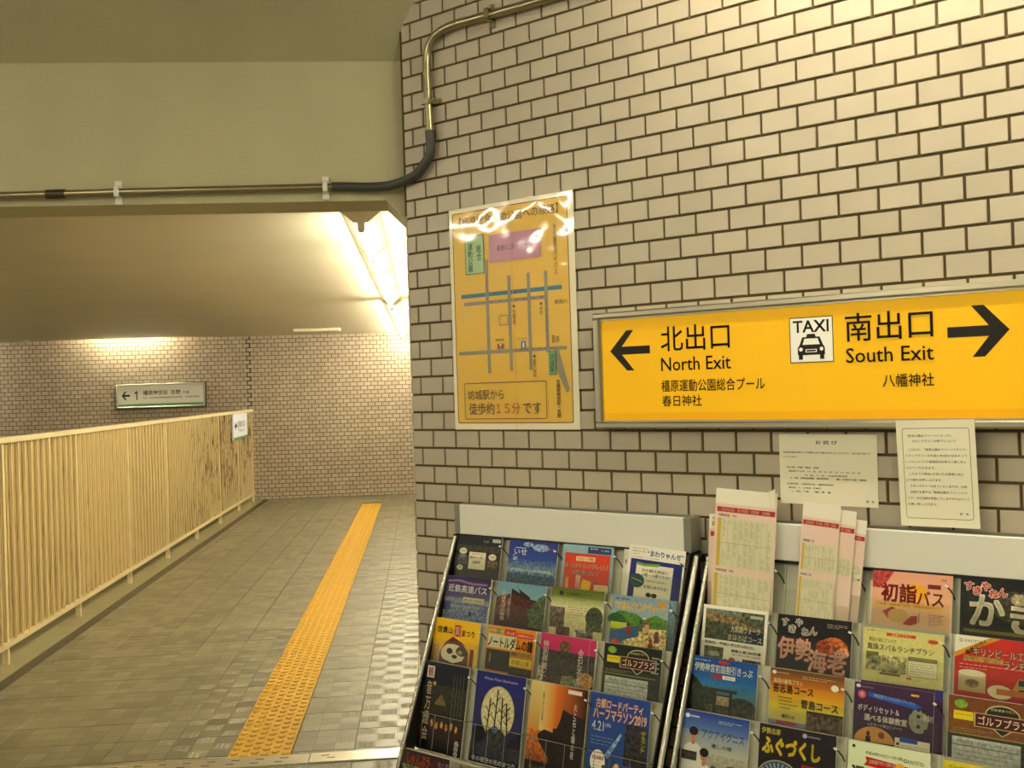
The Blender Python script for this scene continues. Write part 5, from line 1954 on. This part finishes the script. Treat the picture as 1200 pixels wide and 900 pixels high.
def c33(A):
    A.rect(0, 0, 1, 1, '4a2750', '432448', a=0.12)
    A.ell(0.05, 0.045, 0.03, 0.022, 'e9e2dc')
    A.rect(0.09, 0.045, 0.25, 0.058, '8c7a94')
    A.ell(0.10, 0.145, 0.052, 0.05, 'cf6a80')
    A.text('冬', 0.075, 0.12, 0.125, 0.17, 'f4dcd8')
    A.poly([(0.18, 0.10), (0.80, 0.165), (0.86, 0.20), (0.80, 0.235), (0.18, 0.16)], '2a5fb0')
    A.text('伊勢志摩で心とからだをリフレッシュ', 0.25, 0.13, 0.77, 0.175, 'a9c6e6', rot=-0.05)
    A.rect(0.72, 0.055, 0.82, 0.08, 'd9b12c')
    A.text('ボディリセット＆', 0.05, 0.265, 0.58, 0.345, 'f2ece4', bold=0.03)
    A.text('選べる体験教室', 0.14, 0.375, 0.68, 0.455, 'f2ece4', bold=0.04)
    A.text('inスマート街山リゾート', 0.19, 0.475, 0.62, 0.515, 'e0d4dc')
    A.ell(0.82, 0.37, 0.12, 0.145, '8f9080', a=0.2)
    for du, dv in ((0, -0.06), (0.0, 0.06), (-0.10, -0.1), (0.09, 0.10), (0.0, -0.14), (0.06, -0.13)):
        A.ell(0.82 + du, 0.37 + dv, 0.025, 0.022, '33342c')
    A.text('特典付', 0.88, 0.28, 1.0, 0.36, 'd9d6c8', bold=0.03)
    A.ell(0.28, 0.72, 0.26, 0.20, 'd9a45a', a0=PI, a1=2 * PI)
    A.rect(0.02, 0.715, 0.54, 0.80, 'c98f46', a=0.3)
    A.ell(0.20, 0.61, 0.022, 0.03, '33261c')
    A.poly([(0.17, 0.64), (0.23, 0.64), (0.24, 0.76), (0.17, 0.76)], '33261c')
    A.ell(0.37, 0.61, 0.04, 0.04, '8a4a2c')
    A.rect(0.54, 0.60, 0.97, 1, 'e9e0cf')
    A.rect(0.60, 0.585, 0.82, 0.645, '2a5fb0')
    for i in range(3):
        A.ell(0.58, 0.67 + i * 0.055, 0.02, 0.018, '4a3a34')
    A.lines(0.63, 0.66, 0.94, 0.80, 4, '8a8478', seed=28)


def c41(A):
    A.rect(0, 0, 1, 0.22, '24489c', '6b86b4')
    A.rect(0, 0.22, 1, 0.45, '8f9fb4', 'b9b6a6')
    A.rect(0, 0.45, 1, 1, 'aaa796', '8b8776', a=0.2)
    A.ell(0.08, 0.065, 0.035, 0.026, 'e3e6ea')
    A.rect(0.12, 0.055, 0.26, 0.075, 'b9c4d6')
    A.lines(0.55, 0.06, 0.9, 0.1, 2, 'cdd6e2', seed=29)
    A.text('アクアイグニス', 0.32, 0.185, 0.94, 0.285, '22252e', bold=0.0)
    A.text('癒しの郷', 0.47, 0.33, 0.77, 0.38, '4a4c50', bold=0.02)
    # two people in white
    for u, v, sc_ in ((0.19, 0.24, 1.0), (0.37, 0.46, 1.0)):
        A.poly([(u - 0.16, v + 0.34), (u - 0.13, v + 0.17), (u - 0.04, v + 0.12), (u + 0.05, v + 0.12), (u + 0.14, v + 0.17), (u + 0.17, v + 0.34), (u + 0.17, v + 0.55), (u - 0.16, v + 0.55)], 'd9d6cc')
        A.rect(u - 0.025, v + 0.06, u + 0.025, v + 0.14, 'b48a6a')
        A.ell(u, v + 0.03, 0.055, 0.065, 'c39878')
        A.ell(u, v - 0.01, 0.068, 0.05, '24201e')
        A.ell(u - 0.02, v + 0.025, 0.008, 0.005, '3a2a22')
        A.ell(u + 0.02, v + 0.025, 0.008, 0.005, '3a2a22')
        A.ell(u, v + 0.065, 0.014, 0.005, '8c4a3c')
    A.rect(0.03, 0.46, 0.26, 0.56, '3a3638')
    A.rect(0.04, 0.47, 0.25, 0.55, '4a4344', a=0.5)
    A.ell(0.52, 0.68, 0.07, 0.11, '4c4c48', a=0.8)
    A.ell(0.80, 0.68, 0.18, 0.14, '474b4c', a=0.9)
    A.rect(0.68, 0.70, 0.92, 0.74, '9aa09a', a=0.5)
    A.rect(0, 0.86, 0.5, 1, 'e4dfcc')


def c42(A):
    A.rect(0, 0, 1, 1, '2b1f24', '1f1a1e', a=0.4)
    A.text('伊勢志摩', 0.03, 0.035, 0.28, 0.10, 'd9cf6a', bold=0.05)
    A.text('ふぐづくし', 0.05, 0.13, 0.80, 0.31, 'dcc63c', bold=0.09, outline='6b5a20', ow=0.02)
    A.ell(0.60, 0.055, 0.03, 0.025, 'b9b7c0')
    A.rect(0.64, 0.05, 0.80, 0.065, '8f8c9a')
    A.ell(0.28, 0.60, 0.30, 0.235, 'aaa486')
    A.ell(0.28, 0.60, 0.285, 0.22, '4c6074')
    for k in range(28):
        t_ = 2 * PI * k / 28
        A.line((0.28 + 0.10 * math.cos(t_), 0.60 + 0.075 * math.sin(t_)), (0.28 + 0.27 * math.cos(t_), 0.60 + 0.205 * math.sin(t_)), 0.004, '9fb0bc')
    A.rect(0.58, 0.36, 0.88, 0.56, 'a02c24')
    A.text('冬の味覚きっぷ', 0.62, 0.40, 0.84, 0.44, 'ead0c0')
    A.lines(0.62, 0.46, 0.84, 0.54, 2, 'ead0c0', seed=30)


def c43(A):
    A.rect(0, 0, 1, 1, 'dfe6c4', 'd6dfb8')
    A.ell(0.07, 0.055, 0.02, 0.018, '33352c')
    A.text('平成30年7/14(土)〜3/21(祝)', 0.22, 0.085, 0.68, 0.125, '3a4430', bold=0.03)
    A.text('KINTETSU', 0.74, 0.10, 0.93, 0.135, '4a5a40', bold=0.02)
    A.ell(0.71, 0.115, 0.022, 0.02, '4a5a40', inner=0.6)
    A.poly([(0.22, 0.14), (1.0, 0.19), (1.0, 0.27), (0.20, 0.23), (0.24, 0.19)], 'c22a24')
    A.text('近鉄電車で行く日帰り温泉', 0.27, 0.165, 0.62, 0.205, 'f4e6d8', bold=0.02)
    A.ell(0.65, 0.185, 0.055, 0.035, 'e6b53a')
    A.text('湯の山温泉', 0.05, 0.25, 0.95, 0.42, '2c4a2c', bold=0.07)
    A.rect(0.05, 0.48, 0.95, 0.9, '7fa06a', a=0.8)


def c34(A):
    golf('7a4a1c', '8a5a20', 'c9ad5a')(A)


def c44(A):
    A.rect(0, 0, 1, 1, 'd8c83a', 'cdbc34', a=0.1)
    A.text('◎ KINTETSU', 0.06, 0.04, 0.30, 0.08, '4a4a34')
    A.ell(0.5, 0.08, 0.09, 0.05, 'efe3a0')
    A.text('志摩の海', 0.12, 0.15, 0.88, 0.32, '4a3a10', bold=0.05)


c0_ = 0.0
brochure(1.690, z[0] - 0.030, o[0] - 0.004, 0.205, HA, 0.3, 'white-edged sheet showing behind the pink new-year bus brochure', lambda A: A.rect(0, 0, 1, 1, 'efe3c8'), t=0.002, name='leaflet', cat='leaflet')
brochure(1.700, z[0], o[0], 0.210, HA, 0.1, 'pink brochure with bold red bus lettering and a golden sun, right rack', c13)
brochure(1.930, z[0], o[0], 0.215, HA, 0.0, 'black brochure with two huge cream characters, top right corner of the right rack', c14)
brochure(1.207, z[1] + 0.003, o[1], 0.207, HA, -0.4, 'white leaflet with a wide landscape photo and a train photo, right rack', c21, t=0.002, name='leaflet', cat='leaflet')
brochure(1.444, z[1], o[1], 0.215, HA, 0.1, 'black brochure with pale pink brush lettering and a lobster photo, right rack', c22)
brochure(1.692, z[1] - 0.008, o[1], 0.209, HA, 0.3, 'pale yellow-green brochure with an orange banner and spa photos, right rack', c23)
brochure(1.929, z[1], o[1], 0.212, HA, 0.0, 'red brochure with a white corner and a golden diagonal, right rack', c24)
brochure(1.197, z[2] + 0.002, o[2], 0.210, HA, 0.0, 'blue brochure with a shrine gate under the sky, right rack', c31)
brochure(1.446, z[2], o[2], 0.212, HA, 0.3, 'golden yellow brochure with two island names in black, right rack', c32)
brochure(1.700, z[2] + 0.002, o[2] - 0.005, 0.212, HA, 0.6, 'violet brochure edge sticking out behind the purple one', lambda A: (A.rect(0, 0, 1, 1, '46294f', a=0.2), A.rect(0.9, 0, 1, 0.12, '3d2f80')), t=0.002)
brochure(1.686, z[2] - 0.003, o[2], 0.205, HA, 0.1, 'purple brochure with white lettering, blue ribbon and a grey disc, right rack', c33)
brochure(1.927, z[2], o[2], 0.212, HA, 0.2, 'brown brochure with a maroon golf badge, right rack', c34)
brochure(1.197, z[3], o[3], 0.210, HA, -0.3, 'blue and grey brochure showing two people in white, right rack', c41)
brochure(1.438, z[3], o[3], 0.218, HA, 0.2, 'dark brochure with golden brush strokes and a patterned round plate, right rack', c42)
brochure(1.688, z[3], o[3], 0.208, HA, 0.1, 'pale green brochure with a red ribbon and large dark green characters, right rack', c43)
brochure(1.928, z[3] - 0.006, o[3], 0.212, HA, 0.3, 'yellow brochure at the lower right edge of the picture, under the brown golf one', c44)
for i, (s_, c_, w_, nm) in enumerate(((1.196, 'e6dcc0', '春きっぷ', 'cream brochure in the lowest row of the right rack, leftmost'), (1.440, '6a5a8a', '旅ごよみ', 'violet brochure in the lowest row of the right rack'),
                                      (1.690, 'a9b27a', '青の道', 'sage brochure in the lowest row of the right rack'), (1.930, 'c07a4a', '味の旅', 'terracotta brochure in the lowest row of the right rack, rightmost'))):
    brochure(s_, Z_5, O_5, 0.21, HA, 0, nm, plain(c_, w_))


# ---- timetables standing in the top pockets of the right rack
def ttable(two, seed):
    def f(A):
        A.rect(0, 0, 1, 1, 'f0cfc0', 'efd6c4')
        A.rect(0, 0, 1, 0.12, 'f5eedb')
        A.rect(0.03, 0.145, 0.98, 0.185, 'b8342c')
        A.text('近鉄時刻表　南大阪線・吉野線　坊城駅', 0.10, 0.152, 0.90, 0.177, 'efc4b8', bold=0.03)
        rr = random.Random(seed)
        for (v0, v1) in two:
            A.text('列車時刻表　平日', 0.06, v0 - 0.035, 0.36, v0 - 0.014, '4a3f2c', bold=0.03)
            A.rect(0.05, v0, 0.97, v1, 'e2dcb8')
            A.rect(0.05, v0, 0.11, v1, 'd2b23a')
            n_ = 9
            for k in range(n_):
                u = 0.13 + k * 0.093
                A.rect(u, v0, u + 0.004, v1, 'a9a486')
                q = v0 + 0.01
                while q < v1 - 0.02:
                    h = rr.uniform(0.02, 0.09)
                    if rr.random() < 0.7:
                        A.rect(u + 0.025, q, u + 0.034, min(v1 - 0.01, q + h), 'aaa68a')
                        A.rect(u + 0.055, q + 0.01, u + 0.062, min(v1 - 0.01, q + h), 'b2ae92')
                    q += h + 0.012
            A.rect(0.05, (v0 + v1) / 2, 0.97, (v0 + v1) / 2 + 0.003, 'a9a486')
    return f


def sheetM(s, z_, o_, tilt, roll, yaw=0.0):
    return MW @ T(s, z_, o_) @ Matrix.Rotation(-math.radians(tilt), 4, 'X') @ Matrix.Rotation(math.radians(yaw), 4, 'Y') @ Matrix.Rotation(math.radians(roll), 4, 'Z')


def leaf(W, H, art, m, label, name='timetable', base='f2e6d6', fold=None, t=0.0012):
    A = Art(W, H, 0.0)
    A.dz = 0.00006
    A.sheet(t, base)
    art(A)
    if fold:
        fold(A)
    b = obj(name, A, M['paper'], None, m)
    tag(b, label, 'timetable')
    return b


def folded(A):
    W = A.W
    A.add([(W * 0.86, 0, A.z), (W * 1.0, 0.014, A.z + 0.006), (W * 1.0, -0.05, A.z + 0.004), (W * 0.90, -0.02, A.z)], [(0, 3, 2, 1)], rgba('f3ead2'))


leaf(0.190, 0.36, ttable([(0.06, 0.1)], 2), sheetM(1.208, 1.318, 0.082, 4, -1.5), 'pale sheet tucked behind the tall pink timetable, its left edge showing')
leaf(0.196, 0.375, ttable([(0.235, 0.615), (0.67, 0.98)], 4), sheetM(1.238, 1.398, 0.089, 4, -3.0), 'tall pink and cream timetable leaning left, standing in the right rack', fold=folded)
leaf(0.120, 0.31, ttable([(0.40, 0.55)], 6), sheetM(1.572, 1.334, 0.082, 4, -6.0), 'cream leaf of the hindmost folded timetable, right end of the group of three', t=0.001)
leaf(0.120, 0.33, ttable([(0.40, 0.55)], 7), sheetM(1.545, 1.356, 0.087, 4, -5.0), 'middle folded pink timetable of the group of three')
leaf(0.110, 0.34, ttable([(0.34, 0.56), (0.62, 0.98)], 9), sheetM(1.513, 1.368, 0.092, 4, -4.5), 'front folded pink timetable of the group of three, with a red bar')
